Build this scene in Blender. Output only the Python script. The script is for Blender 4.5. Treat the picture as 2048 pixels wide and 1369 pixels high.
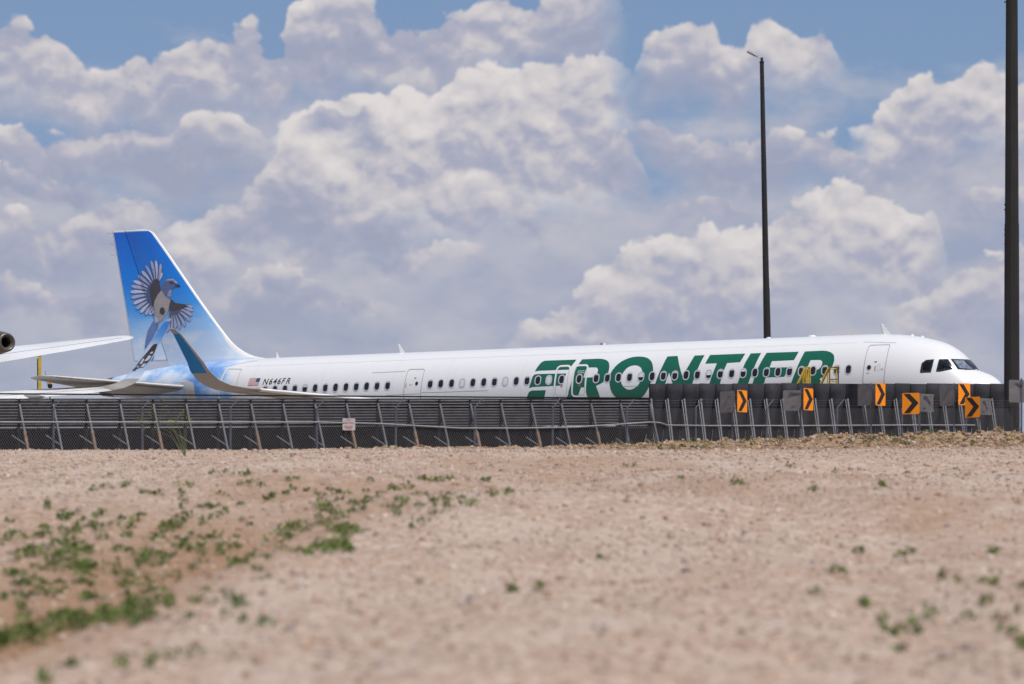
import bpy, bmesh, math, random
import numpy as np
from mathutils import Vector, Matrix

random.seed(7)
rng = np.random.default_rng(11)
SC = bpy.context.scene
COL = SC.collection
for o in list(bpy.data.objects):
    bpy.data.objects.remove(o)

# ------------------------------------------------------------------ camera
# apron level is z = 0, the photographer stands in lower ground 6.8 m below it
CAM_Z = -6.83
cam_d = bpy.data.cameras.new('camera')
cam = bpy.data.objects.new('camera', cam_d)
COL.objects.link(cam)
cam.location = (0, 0, CAM_Z)
cam.rotation_euler = (math.radians(90), 0, 0)
cam_d.sensor_width = 36.0
cam_d.lens = 36.0 * 8600 / 2048
cam_d.shift_y = (1292 - 684.5) / 2048
cam_d.clip_start = 0.5
cam_d.clip_end = 20000
cam_d.dof.use_dof = True
cam_d.dof.focus_distance = 171.0
cam_d.dof.aperture_fstop = 1.08
SC.camera = cam

# ------------------------------------------------------------------ sun, sky, exposure
SUN_EL, SUN_AZ = math.radians(60), math.radians(36)     # azimuth: from behind the camera round to the right
sun_vec = Vector((math.sin(SUN_AZ) * math.cos(SUN_EL), -math.cos(SUN_AZ) * math.cos(SUN_EL), math.sin(SUN_EL)))
sd = bpy.data.lights.new('sun', 'SUN')
sd.energy = 3.5
sd.angle = math.radians(0.53)
sd.color = (1.0, 0.955, 0.89)
sun = bpy.data.objects.new('sun', sd)
COL.objects.link(sun)
sun.rotation_euler = sun_vec.to_track_quat('Z', 'Y').to_euler()
SC.view_settings.view_transform = 'Standard'
SC.view_settings.look = 'None'
SC.view_settings.exposure = 0.0
SC.view_settings.gamma = 1.0
SC.cycles.use_adaptive_sampling = True
SC.cycles.adaptive_threshold = 0.015
SC.cycles.use_denoising = True


class NT:
    """small helper to write node trees"""
    def __init__(self, tree):
        self.t = tree
        self.n = tree.nodes
        self.l = tree.links

    def put(self, sock, v):
        if v is None:
            return
        if hasattr(v, 'is_linked') or isinstance(v, bpy.types.NodeSocket):
            self.l.new(v, sock)
        else:
            sock.default_value = v

    def math(self, op, a, b=None, c=None, clamp=False):
        n = self.n.new('ShaderNodeMath')
        n.operation = op
        n.use_clamp = clamp
        self.put(n.inputs[0], a)
        self.put(n.inputs[1], b)
        self.put(n.inputs[2], c)
        return n.outputs[0]

    def vmath(self, op, a, b=None, scale=None):
        n = self.n.new('ShaderNodeVectorMath')
        n.operation = op
        self.put(n.inputs[0], a)
        self.put(n.inputs[1], b)
        if scale is not None:
            self.put(n.inputs['Scale'], scale)
        return n.outputs['Value'] if op in ('LENGTH', 'DOT_PRODUCT', 'DISTANCE') else n.outputs['Vector']

    def noise(self, vec, scale, detail=4, rough=0.5, dist=0.0, lac=2.0, dim='3D', col=False):
        n = self.n.new('ShaderNodeTexNoise')
        n.noise_dimensions = dim
        self.put(n.inputs['Vector'], vec)
        n.inputs['Scale'].default_value = scale
        n.inputs['Detail'].default_value = detail
        n.inputs['Roughness'].default_value = rough
        n.inputs['Lacunarity'].default_value = lac
        n.inputs['Distortion'].default_value = dist
        return n.outputs['Color'] if col else n.outputs[0]

    def ramp(self, v, a, b, lo=0.0, hi=1.0, smooth=True):
        n = self.n.new('ShaderNodeMapRange')
        n.interpolation_type = 'SMOOTHSTEP' if smooth else 'LINEAR'
        self.put(n.inputs[0], v)
        n.inputs[1].default_value = a
        n.inputs[2].default_value = b
        n.inputs[3].default_value = lo
        n.inputs[4].default_value = hi
        return n.outputs[0]

    def mix(self, f, a, b, blend='MIX'):
        n = self.n.new('ShaderNodeMix')
        n.data_type = 'RGBA'
        n.blend_type = blend
        self.put(n.inputs[0], f)
        for s, v in ((n.inputs[6], a), (n.inputs[7], b)):
            self.put(s, (*v, 1.0) if isinstance(v, (tuple, list)) and len(v) == 3 else v)
        return n.outputs[2]

    def colramp(self, v, stops):
        n = self.n.new('ShaderNodeValToRGB')
        self.put(n.inputs[0], v)
        e = n.color_ramp.elements
        while len(e) < len(stops):
            e.new(0.5)
        for i, (p, c) in enumerate(stops):
            e[i].position = p
            e[i].color = (*c, 1.0)
        return n.outputs[0]


def build_world():
    w = bpy.data.worlds.new('World')
    SC.world = w
    w.use_nodes = True
    k = NT(w.node_tree)
    k.n.clear()
    out = k.n.new('ShaderNodeOutputWorld')
    bg = k.n.new('ShaderNodeBackground')
    k.l.new(bg.outputs[0], out.inputs[0])
    sky = k.n.new('ShaderNodeTexSky')
    sky.sky_type = 'NISHITA'
    sky.sun_disc = False
    sky.sun_elevation = SUN_EL
    sky.sun_rotation = math.pi - SUN_AZ
    sky.altitude = 1600
    sky.air_density = 1.0
    sky.dust_density = 0.35
    sky.ozone_density = 1.5
    blue = k.vmath('MULTIPLY', sky.outputs[0], (0.062, 0.062, 0.067))
    tc = k.n.new('ShaderNodeTexCoord')
    p = k.vmath('SCALE', tc.outputs['Generated'], scale=8.6)     # about 1 unit per 6.7 degrees
    sep = k.n.new('ShaderNodeSeparateXYZ')
    k.l.new(p, sep.inputs[0])
    height = sep.outputs['Z']
    # billowy displacement of the lookup: rounded cauliflower edges
    wob = k.vmath('SUBTRACT', k.noise(p, 9.0, 3, 0.6, col=True), (0.5, 0.5, 0.5))
    q = k.vmath('ADD', p, k.vmath('SCALE', wob, scale=WARP))
    sq = k.n.new('ShaderNodeSeparateXYZ')
    k.l.new(q, sq.inputs[0])
    qx, qz = sq.outputs['X'], sq.outputs['Z']

    off = Vector((0.30, 0.0, 0.95)).normalized()      # lit from above, a little from the right

    def dens(pp, det, puffs):
        v = k.vmath('MULTIPLY', pp, (1.0, 1.0, 1.35))
        r = k.math('MULTIPLY', k.noise(v, 4.2, det, 0.56), 0.95)
        if puffs:
            vo = k.n.new('ShaderNodeTexVoronoi')          # rounded heads, like cauliflower
            vo.feature = 'F1'
            k.l.new(v, vo.inputs['Vector'])
            vo.inputs['Scale'].default_value = 10.5
            vo.inputs['Detail'].default_value = puffs
            vo.inputs['Roughness'].default_value = 0.62
            vo.normalize = True
            r = k.math('MULTIPLY_ADD', vo.outputs['Distance'], -PUFF, r)
        return r

    n0 = dens(q, 6, 2.0)
    n1 = dens(k.vmath('ADD', q, tuple(off * 0.024)), 5, 2.0)
    n2 = dens(k.vmath('ADD', q, tuple(off * 0.13)), 2, 0)
    # less cloud between a point and the light: brighter
    fine = k.math('MULTIPLY_ADD', k.math('SUBTRACT', n0, n1), LIT1, k.math('MULTIPLY', k.math('SUBTRACT', n0, n2), LIT2))
    rough = k.math('MULTIPLY_ADD', n0, EDGE, -0.36 * EDGE)
    air = k.mix(k.ramp(height, 0.3, 1.5, 0.9, 0.55), blue, (0.225, 0.345, 0.555))
    # a far, soft layer behind the nearer heaps
    fv = k.vmath('MULTIPLY', k.vmath('ADD', p, (4.3, 0.0, 2.2)), (1.0, 1.0, 2.0))
    fn = k.noise(fv, 2.6, 6, 0.58)
    fmask = k.ramp(k.math('MULTIPLY_ADD', height, -0.80, fn), -0.44, -0.16, 0.0, 0.94)
    fn2 = k.noise(k.vmath('ADD', fv, (0.02, 0, 0.14)), 2.6, 4, 0.5)
    flit = k.ramp(k.math('SUBTRACT', fn, fn2), -0.16, 0.18, 0, 1, smooth=False)
    res = k.mix(fmask, air, k.mix(flit, (0.335, 0.378, 0.505), (0.515, 0.51, 0.57)))

    def shade(lit):
        return k.colramp(lit, [(0.0, (0.335, 0.37, 0.495)), (0.32, (0.415, 0.425, 0.53)), (0.58, (0.57, 0.55, 0.585)), (1.0, (0.735, 0.695, 0.685))])

    # heaps all round the horizon and overhead, outside the stretch described below
    side = k.math('MAXIMUM', k.ramp(k.math('ABSOLUTE', qx), 1.15, 1.45), k.math('MAXIMUM', k.ramp(sep.outputs['Y'], 6.0, 4.0), k.ramp(qz, 1.40, 1.8)))
    gmask = k.math('MULTIPLY', k.ramp(k.math('MULTIPLY_ADD', fn, 0.5, n0), 0.56, 0.66), side)
    res = k.mix(gmask, res, shade(k.math('ADD', fine, 0.5, clamp=True)))
    # heaps standing in rows one before the other: each has a crest line, a sunlit head and a base that dissolves into shade
    ux = k.ramp(qx, (-100 - 1024) / 1000, (2148 - 1024) / 1000, 0, 1, smooth=False)
    inner = k.math('SUBTRACT', 1.0, side)
    for (thick, bright, crest) in CLOUD_ROWS:
        fc = k.n.new('ShaderNodeFloatCurve')
        k.l.new(ux, fc.inputs['Value'])
        cv = fc.mapping.curves[0]
        crest = [c for c in crest if c[1] != LOW]
        pts = [((x + 100) / 2248, (1292 - y) / 1352) for x, y in crest]
        wx0, wx1 = [(c[0] - 1024) / 1000 for c in (crest[0], crest[-1])]
        while len(cv.points) < len(pts):
            cv.points.new(0.5, 0.5)
        for i, (x, y) in enumerate(pts):
            cv.points[i].location = (x, y)
            cv.points[i].handle_type = 'VECTOR'
        fc.mapping.update()
        T = k.math('ADD', k.math('MULTIPLY_ADD', fc.outputs[0], 1.352, rough), k.math('MULTIPLY', qz, -1.0))
        m = k.math('MULTIPLY', k.ramp(T, 0.0, 0.011), k.ramp(T, thick * 0.55, thick * 1.25, 1.0, 0.0))
        jx = k.math('MULTIPLY_ADD', rough, 0.6, qx)
        if crest[0][0] > -50:
            m = k.math('MULTIPLY', m, k.ramp(jx, wx0 - 0.02, wx0 + 0.06))
        if crest[-1][0] < 2100:
            m = k.math('MULTIPLY', m, k.ramp(jx, wx1 + 0.02, wx1 - 0.06))
        lit = k.math('ADD', fine, k.math('MULTIPLY_ADD', T, -0.52 / thick, bright), clamp=True)
        c = k.mix(k.ramp(height, 0.50, 1.10, 0.16, 0.0), shade(lit), (0.42, 0.43, 0.53))
        res = k.mix(k.math('MULTIPLY', m, inner), res, c)
    k.l.new(res, bg.inputs[0])
    bg.inputs[1].default_value = 1.0
    w.cycles.sampling_method = 'MANUAL'
    w.cycles.sample_map_resolution = 256


LIT1, LIT2, EDGE = 2.8, 0.95, 0.25
PUFF, WARP = 0.42, 0.05
LOW = 1292
# crest lines of the cloud rows, far to near: (depth of the row, brightness of its head, outline)
CLOUD_ROWS = [
    (0.18, 0.70, [(-100, 50), (40, 52), (100, 60), (150, 85), (195, 135), (225, 118), (270, 98), (305, 122), (340, 112), (400, 95), (440, 100), (470, 75), (512, 62), (540, 92), (570, 95), (585, 50), (640, 30), (700, 22), (760, 38), (830, 42), (900, 38), (942, 32), (955, 5), (1000, -25), (1200, -25), (1238, 15), (1290, LOW)]),
    (0.15, 0.72, [(1225, LOW), (1258, 170), (1290, 92), (1320, 66), (1370, 54), (1420, 72), (1445, 96), (1480, 92), (1500, 60), (1530, 40), (1562, 46), (1600, 52), (1630, 30), (1655, 60), (1672, 120), (1710, LOW)]),
    (0.19, 0.80, [(1640, LOW), (1690, 285), (1740, 238), (1780, 202), (1800, 182), (1850, 170), (1885, 192), (1910, 162), (1960, 152), (2000, 162), (2148, 150)]),
    (0.10, 0.60, [(-100, 270), (60, 266), (110, 282), (180, 272), (260, 262), (310, 264), (340, 292), (400, 268), (470, 252), (520, 268), (548, 310), (580, LOW)]),
    (0.09, 0.55, [(1230, LOW), (1262, 250), (1300, 240), (1335, 258), (1370, 280), (1420, 300), (1500, 310), (1600, 285), (1680, 300), (1740, 340), (1800, LOW)]),
    (0.34, 0.90, [(500, LOW), (545, 285), (590, 256), (620, 240), (650, 215), (700, 206), (760, 196), (820, 184), (865, 182), (882, 165), (920, 146), (980, 132), (1020, 127), (1080, 119), (1130, 106), (1180, 113), (1230, 117), (1256, 134), (1310, LOW)]),
    (0.11, 0.66, [(-100, 435), (50, 428), (90, 442), (120, 428), (180, 418), (250, 402), (300, 412), (345, 445), (390, LOW)]),
    (0.16, 0.82, [(290, LOW), (335, 470), (380, 442), (430, 408), (480, 378), (530, 355), (560, 315), (600, 330), (660, 352), (720, 330), (780, 350), (830, 400), (890, LOW)]),
    (0.07, 0.42, [(560, LOW), (600, 268), (640, 246), (690, 238), (750, 246), (785, 280), (820, LOW)]),
    (0.06, 0.50, [(220, LOW), (250, 330), (300, 300), (350, 305), (400, 330), (440, LOW)]),
    (0.07, 0.56, [(820, LOW), (860, 420), (910, 392), (970, 385), (1040, 395), (1100, 430), (1140, LOW)]),
    (0.06, 0.52, [(1290, LOW), (1330, 430), (1390, 405), (1450, 398), (1510, 415), (1560, LOW)]),
    (0.06, 0.50, [(590, LOW), (630, 480), (690, 458), (750, 452), (800, 470), (840, LOW)]),
    (0.06, 0.52, [(-100, 345), (20, 338), (90, 350), (150, 345), (210, 365), (260, LOW)]),
    (0.10, 0.70, [(1110, LOW), (1145, 330), (1165, 290), (1200, 275), (1240, 268), (1275, 290), (1290, 340), (1330, LOW)]),
    (0.07, 0.60, [(1830, LOW), (1870, 410), (1915, 388), (1990, 384), (2060, 392), (2148, 400)]),
    (0.07, 0.70, [(740, LOW), (770, 535), (800, 508), (850, 497), (900, 482), (960, 488), (988, 512), (1020, LOW)]),
    (0.22, 0.90, [(950, LOW), (1005, 650), (1040, 640), (1090, 608), (1150, 580), (1200, 542), (1260, 522), (1330, 502), (1400, 482), (1470, 462), (1520, 440), (1550, 412), (1600, 402), (1640, 396), (1690, 376), (1740, 382), (1790, 388), (1830, 422), (1862, 416), (1876, 470), (1910, LOW)]),
    (0.08, 0.66, [(390, LOW), (432, 595), (480, 562), (520, 546), (580, 540), (640, 556), (700, 582), (760, 592), (800, 625), (830, LOW)]),
    (0.07, 0.58, [(-100, 540), (60, 552), (110, 562), (200, 580), (260, 600), (330, LOW)]),
    (0.14, 0.82, [(1720, LOW), (1765, 602), (1800, 582), (1840, 562), (1880, 547), (1920, 536), (1970, 517), (2000, 532), (2148, 520)]),
    (0.06, 0.60, [(950, LOW), (1000, 668), (1060, 655), (1180, 662), (1300, 650), (1420, 668), (1500, LOW)]),
]


build_world()

# ------------------------------------------------------------------ materials
MATS = {}


def mat(name, color, rough=0.5, metal=0.0, coat=0.0, var=0.0, vscale=3.0, bump=0.0, bscale=20.0, spec=0.5, grime=None):
    m = bpy.data.materials.new(name)
    m.use_nodes = True
    k = NT(m.node_tree)
    b = k.n['Principled BSDF']
    b.inputs['Roughness'].default_value = rough
    b.inputs['Metallic'].default_value = metal
    b.inputs['Coat Weight'].default_value = coat
    b.inputs['Specular IOR Level'].default_value = spec
    tc = k.n.new('ShaderNodeTexCoord').outputs['Object']
    c = (*color, 1.0)
    if var > 0:
        v = k.ramp(k.noise(tc, vscale, 5, 0.6), 0.3, 0.7, 1 - var, 1 + var * 0.6)
        c = k.mix(1.0, c, k.vmath('SCALE', (1, 1, 1), scale=v), 'MULTIPLY')
    if grime:
        gcol, gs, ga, gb, gm = grime
        c = k.mix(k.ramp(k.noise(k.vmath('MULTIPLY', tc, gm), gs, 6, 0.65), ga, gb), c, gcol)
    k.put(b.inputs['Base Color'], c)
    if bump > 0:
        bn = k.n.new('ShaderNodeBump')
        bn.inputs['Strength'].default_value = bump
        bn.inputs['Distance'].default_value = 0.02
        k.l.new(k.noise(tc, bscale, 5, 0.6), bn.inputs['Height'])
        k.l.new(bn.outputs[0], b.inputs['Normal'])
    MATS[name] = m
    return m


mat('white_paint', (0.74, 0.745, 0.76), 0.28, coat=0.3, var=0.03, vscale=0.6, grime=((0.62, 0.61, 0.60), 1.4, 0.60, 0.95, (0.25, 1, 1)))
mat('grey_paint', (0.50, 0.50, 0.50), 0.4, var=0.05, vscale=1.5)
mat('wing_grey', (0.35, 0.33, 0.31), 0.42, var=0.08, vscale=1.2)
mat('slat_white', (0.74, 0.74, 0.74), 0.3, var=0.04)
mat('bare_metal', (0.72, 0.72, 0.73), 0.22, metal=0.9)
mat('seam_white', (0.60, 0.60, 0.61), 0.5)
mat('dark_seam', (0.16, 0.15, 0.15), 0.6)
mat('line_grey', (0.40, 0.40, 0.42), 0.5)
mat('frame_grey', (0.52, 0.53, 0.56), 0.4)
mat('frame_white', (0.74, 0.74, 0.74), 0.4)
mat('green_letter', (0.001, 0.112, 0.066), 0.35, coat=0.1, var=0.04)
mat('ink', (0.012, 0.012, 0.022), 0.4)
mat('red_ink', (0.42, 0.035, 0.035), 0.5)
mat('flag_red', (0.45, 0.10, 0.09), 0.5)
mat('flag_blue', (0.04, 0.06, 0.17), 0.5)
mat('dark_glass', (0.006, 0.007, 0.016), 0.06, spec=0.6)
mat('cockpit_glass', (0.010, 0.014, 0.022), 0.05, spec=0.7)


def glass_mat(name, tint):
    m = bpy.data.materials.new(name)
    m.use_nodes = True
    k = NT(m.node_tree)
    k.n.remove(k.n['Principled BSDF'])
    tr = k.n.new('ShaderNodeBsdfTransparent')
    tr.inputs[0].default_value = (*tint, 1)
    gl = k.n.new('ShaderNodeBsdfGlossy')
    gl.inputs['Roughness'].default_value = 0.03
    fr = k.n.new('ShaderNodeFresnel')
    fr.inputs[0].default_value = 1.5
    mx = k.n.new('ShaderNodeMixShader')
    k.l.new(fr.outputs[0], mx.inputs[0])
    k.l.new(tr.outputs[0], mx.inputs[1])
    k.l.new(gl.outputs[0], mx.inputs[2])
    k.l.new(mx.outputs[0], k.n['Material Output'].inputs[0])
    MATS[name] = m


glass_mat('clear_glass', (0.74, 0.80, 0.78))
mat('cockpit_dark', (0.020, 0.021, 0.024), 0.8)
mat('seat_cloth', (0.05, 0.06, 0.08), 0.9)
mat('shade_white', (0.62, 0.63, 0.66), 0.6)
mat('teal', (0.0, 0.20, 0.50), 0.35, coat=0.2)
mat('apu_metal', (0.17, 0.155, 0.145), 0.42, metal=0.6, var=0.3, vscale=3, grime=((0.05, 0.045, 0.042), 3, 0.45, 0.75, (1, 1, 1)))
mat('black', (0.006, 0.006, 0.006), 0.7)
mat('tyre', (0.015, 0.015, 0.015), 0.85)
mat('steel_dark', (0.012, 0.012, 0.015), 0.8, var=0.3, vscale=2.0, spec=0.2)
mat('panel_steel', (0.040, 0.041, 0.050), 0.85, var=0.3, vscale=1.5, spec=0.15, grime=((0.06, 0.058, 0.06), 2.2, 0.5, 0.8, (1, 1, 0.3)))
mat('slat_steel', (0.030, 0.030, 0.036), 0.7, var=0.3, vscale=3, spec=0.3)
mat('slat_lit_edge', (0.16, 0.155, 0.165), 0.6, var=0.3, vscale=3)  # paler than the slats: sunlight on their lips put into the colour
mat('galvanised', (0.19, 0.195, 0.21), 0.5, metal=0.25, var=0.2, vscale=8, grime=((0.20, 0.19, 0.18), 6, 0.5, 0.8, (1, 1, 1)))
mat('strut_steel', (0.085, 0.09, 0.105), 0.5, metal=0.2, var=0.25, vscale=5, grime=((0.20, 0.11, 0.06), 2.0, 0.60, 0.78, (1, 1, 0.6)))
mat('rust_steel', (0.20, 0.125, 0.085), 0.75, var=0.35, vscale=6)
mat('fence_wire', (0.15, 0.155, 0.17), 0.5, metal=0.2)
mat('post_grey', (0.10, 0.11, 0.14), 0.5, metal=0.3, var=0.2, vscale=6)
mat('pole_bronze', (0.021, 0.0195, 0.0195), 0.6, var=0.18, vscale=1.2, spec=0.3, grime=((0.035, 0.031, 0.029), 1.2, 0.5, 0.8, (3, 3, 0.25)))
mat('lamp_grey', (0.50, 0.51, 0.52), 0.45)
mat('sign_orange', (1.0, 0.30, 0.0), 0.5, var=0.05, vscale=4)
mat('sign_black', (0.012, 0.011, 0.011), 0.6)
mat('sign_back', (0.17, 0.165, 0.17), 0.5, metal=0.3, var=0.15, vscale=4, grime=((0.20, 0.19, 0.185), 3, 0.5, 0.62, (1, 1, 1)))
mat('sign_white', (0.44, 0.42, 0.43), 0.55, var=0.06, vscale=6)
mat('yellow_paint', (0.60, 0.40, 0.04), 0.45, var=0.12, vscale=5)
mat('apron_grey', (0.3, 0.29, 0.28), 0.8)


def cloud_paint(name, z0, z1, stops, ax='Z', white_from=None):
    """airliner livery paint: a printed sky that runs from deep blue to pale cloud"""
    m = bpy.data.materials.new(name)
    m.use_nodes = True
    k = NT(m.node_tree)
    b = k.n['Principled BSDF']
    b.inputs['Roughness'].default_value = 0.3
    b.inputs['Coat Weight'].default_value = 0.25
    tc = k.n.new('ShaderNodeTexCoord').outputs['Object']
    s = k.n.new('ShaderNodeSeparateXYZ')
    k.l.new(tc, s.inputs[0])
    n = k.noise(k.vmath('MULTIPLY', tc, (0.55, 0.55, 1.3)), 0.9, 6, 0.58)
    if white_from is None:
        t = k.ramp(s.outputs[ax], z0, z1, 0, 1, smooth=False)
        t = k.math('MULTIPLY_ADD', k.math('SUBTRACT', n, 0.5), 0.22, t)
        c = k.colramp(t, stops)
        puff = k.math('MULTIPLY', k.ramp(k.noise(k.vmath('MULTIPLY', tc, (0.8, 0.8, 1.9)), 1.15, 6, 0.55), 0.5, 0.66), k.ramp(s.outputs[ax], z0 + (z1 - z0) * 0.32, z0 + (z1 - z0) * 0.12))
        c = k.mix(k.math('MULTIPLY', puff, 0.7), c, (0.72, 0.76, 0.84))
    else:
        cl = k.noise(k.vmath('MULTIPLY', tc, (0.75, 0.75, 1.0)), 0.75, 6, 0.55)
        c = k.colramp(cl, [(0.34, (0.10, 0.27, 0.66)), (0.46, (0.30, 0.49, 0.80)), (0.56, (0.62, 0.72, 0.86)), (0.66, (0.76, 0.79, 0.85))])
        edge = k.math('MULTIPLY_ADD', k.math('SUBTRACT', n, 0.5), 1.1, s.outputs['X'])
        edge = k.math('MULTIPLY_ADD', s.outputs['Z'], -0.28, edge)
        c = k.mix(k.ramp(edge, white_from - 0.22, white_from + 0.45), (0.74, 0.745, 0.76), c)
        c = k.mix(k.ramp(k.noise(k.vmath('MULTIPLY', tc, (0.2, 1, 1)), 1.3, 5, 0.6), 0.58, 0.95, 0, 0.35), c, (0.62, 0.61, 0.6))
    k.put(b.inputs['Base Color'], c)
    MATS[name] = m
    return m


cloud_paint('fin_paint', 5.9, 12.1, [(0.0, (0.60, 0.71, 0.86)), (0.16, (0.50, 0.66, 0.87)), (0.30, (0.24, 0.48, 0.83)), (0.42, (0.045, 0.30, 0.78)), (0.62, (0.004, 0.205, 0.74)), (1.0, (0.002, 0.12, 0.60))])
cloud_paint('hull_paint', 0, 1, None, white_from=35.0)
cloud_paint('sharklet_paint', 4.7, 7.6, [(0.0, (0.70, 0.74, 0.82)), (0.30, (0.42, 0.57, 0.82)), (0.55, (0.55, 0.67, 0.84)), (0.75, (0.10, 0.34, 0.76)), (1.0, (0.01, 0.20, 0.70))])
for nm, c in (('feather_pale', (0.36, 0.42, 0.64)), ('feather_white', (0.50, 0.54, 0.72)), ('feather_edge', (0.105, 0.115, 0.20)), ('feather_blue', (0.13, 0.21, 0.45)), ('wing_dark', (0.065, 0.06, 0.075)),
              ('breast', (0.40, 0.37, 0.37)), ('head_blue', (0.10, 0.15, 0.32)), ('brow', (0.66, 0.68, 0.76)), ('beak', (0.03, 0.035, 0.06)), ('wood_brown', (0.06, 0.022, 0.018))):
    mat(nm, c, 0.4, var=0.12, vscale=9)


# ------------------------------------------------------------------ mesh helpers
def link(o, parent=None):
    COL.objects.link(o)
    if parent is not None:
        o.parent = parent
    return o


def mk(name, verts, faces, material, parent=None, smooth=False, label=None, mats=None, fmat=None):
    me = bpy.data.meshes.new(name)
    me.from_pydata([tuple(map(float, v)) for v in verts], [], [tuple(map(int, f)) for f in faces])
    for m_ in (mats or [material]):
        me.materials.append(MATS[m_])
    if fmat is not None:
        me.polygons.foreach_set('material_index', list(fmat))
    if smooth:
        me.polygons.foreach_set('use_smooth', [True] * len(me.polygons))
    me.update()
    o = bpy.data.objects.new(name, me)
    link(o, parent)
    if label:
        o['label'] = label
    return o


def thing(name, label, cat, loc=(0, 0, 0), rotz=0.0, group=None):
    o = bpy.data.objects.new(name, None)
    o.empty_display_size = 0.3
    o.location = loc
    o.rotation_euler = (0, 0, rotz)
    link(o)
    return tag(o, label, cat, group)


def tag(o, label=None, cat=None, group=None, kind=None):
    for k_, v in (('label', label), ('category', cat), ('group', group), ('kind', kind)):
        if v:
            o[k_] = v
    return o


class MB:
    """collects simple solids into one mesh"""
    def __init__(self):
        self.v, self.f = [], []

    def add(self, v, f):
        b = len(self.v)
        self.v += [tuple(x) for x in v]
        self.f += [tuple(i + b for i in q) for q in f]
        return self

    def box(self, c, s, rot=None):
        c = Vector(c)
        pts = []
        for x in (-.5, .5):
            for y in (-.5, .5):
                for z in (-.5, .5):
                    q = Vector((x * s[0], y * s[1], z * s[2]))
                    if rot:
                        q = rot @ q
                    pts.append(c + q)
        return self.add(pts, [(0, 1, 3, 2), (4, 6, 7, 5), (0, 4, 5, 1), (2, 3, 7, 6), (0, 2, 6, 4), (1, 5, 7, 3)])

    def beam(self, a, b, w, h, up=(0, 0, 1)):
        a, b = Vector(a), Vector(b)
        d = (b - a).normalized()
        u = Vector(up)
        if abs(d.dot(u)) > 0.98:
            u = Vector((0, 1, 0))
        x = d.cross(u).normalized()
        y = x.cross(d).normalized()
        pts = []
        for p in (a, b):
            for sx, sy in ((-1, -1), (1, -1), (1, 1), (-1, 1)):
                pts.append(p + x * (sx * w / 2) + y * (sy * h / 2))
        return self.add(pts, [(0, 3, 2, 1), (4, 5, 6, 7), (0, 1, 5, 4), (1, 2, 6, 5), (2, 3, 7, 6), (3, 0, 4, 7)])

    def tube(self, pts, r, n=8, caps=True):
        pts = [Vector(p) for p in pts]
        rs = r if isinstance(r, (list, tuple)) else [r] * len(pts)
        rings = []
        for i, p in enumerate(pts):
            d = (pts[min(i + 1, len(pts) - 1)] - pts[max(i - 1, 0)]).normalized()
            u = Vector((0, 0, 1)) if abs(d.z) < 0.9 else Vector((1, 0, 0))
            x = d.cross(u).normalized()
            y = d.cross(x).normalized()
            rings.append([p + (x * math.cos(a) + y * math.sin(a)) * rs[i] for a in [2 * math.pi * j / n for j in range(n)]])
        v = [q for ring in rings for q in ring]
        f = []
        for i in range(len(pts) - 1):
            for j in range(n):
                f.append((i * n + j, i * n + (j + 1) % n, (i + 1) * n + (j + 1) % n, (i + 1) * n + j))
        if caps:
            f.append(tuple(range(n)))
            f.append(tuple((len(pts) - 1) * n + j for j in reversed(range(n))))
        return self.add(v, f)

    def lathe(self, prof, origin, axis='Z', n=24):
        v, f = [], []
        o = Vector(origin)
        for (r, h) in prof:
            for j in range(n):
                a = 2 * math.pi * j / n
                if axis == 'Z':
                    v.append(o + Vector((r * math.cos(a), r * math.sin(a), h)))
                elif axis == 'X':
                    v.append(o + Vector((h, r * math.cos(a), r * math.sin(a))))
                else:
                    v.append(o + Vector((r * math.cos(a), h, r * math.sin(a))))
        for i in range(len(prof) - 1):
            for j in range(n):
                f.append((i * n + j, i * n + (j + 1) % n, (i + 1) * n + (j + 1) % n, (i + 1) * n + j))
        return self.add(v, f)

    def build(self, name, material, parent=None, smooth=False, label=None):
        return mk(name, self.v, self.f, material, parent, smooth, label)


def surf_fill(polys, surf, dv=0.08, du=0.15):
    """fill outlines (even-odd) given in (u, v), laid on a surface surf(u, v) -> xyz"""
    edges, vs = [], set()
    for p in polys:
        for i in range(len(p)):
            a, b = p[i], p[(i + 1) % len(p)]
            vs.add(round(a[1], 6))
            if abs(a[1] - b[1]) > 1e-9:
                edges.append((a, b) if a[1] < b[1] else (b, a))
    lo, hi = min(vs), max(vs)
    lev = sorted(vs | {lo + i * dv for i in range(int((hi - lo) / dv) + 1)})
    lev = [lev[0]] + [lev[i] for i in range(1, len(lev)) if lev[i] - lev[i - 1] > 1e-6]
    V, F = [], []
    for a, b in zip(lev[:-1], lev[1:]):
        m = (a + b) / 2
        xs = []
        for (p, q) in edges:
            if p[1] <= m < q[1]:
                g = lambda v: p[0] + (q[0] - p[0]) * (v - p[1]) / (q[1] - p[1])
                xs.append((g(m), g(a), g(b)))
        xs.sort()
        for l, r in zip(xs[0::2], xs[1::2]):
            n = max(1, int(math.ceil((r[0] - l[0]) / du)))
            base = len(V)
            for i in range(n + 1):
                t = i / n
                V.append(surf(l[1] + (r[1] - l[1]) * t, a))
                V.append(surf(l[2] + (r[2] - l[2]) * t, b))
            for i in range(n):
                F.append((base + 2 * i, base + 2 * i + 2, base + 2 * i + 3, base + 2 * i + 1))
    return V, F


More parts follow.
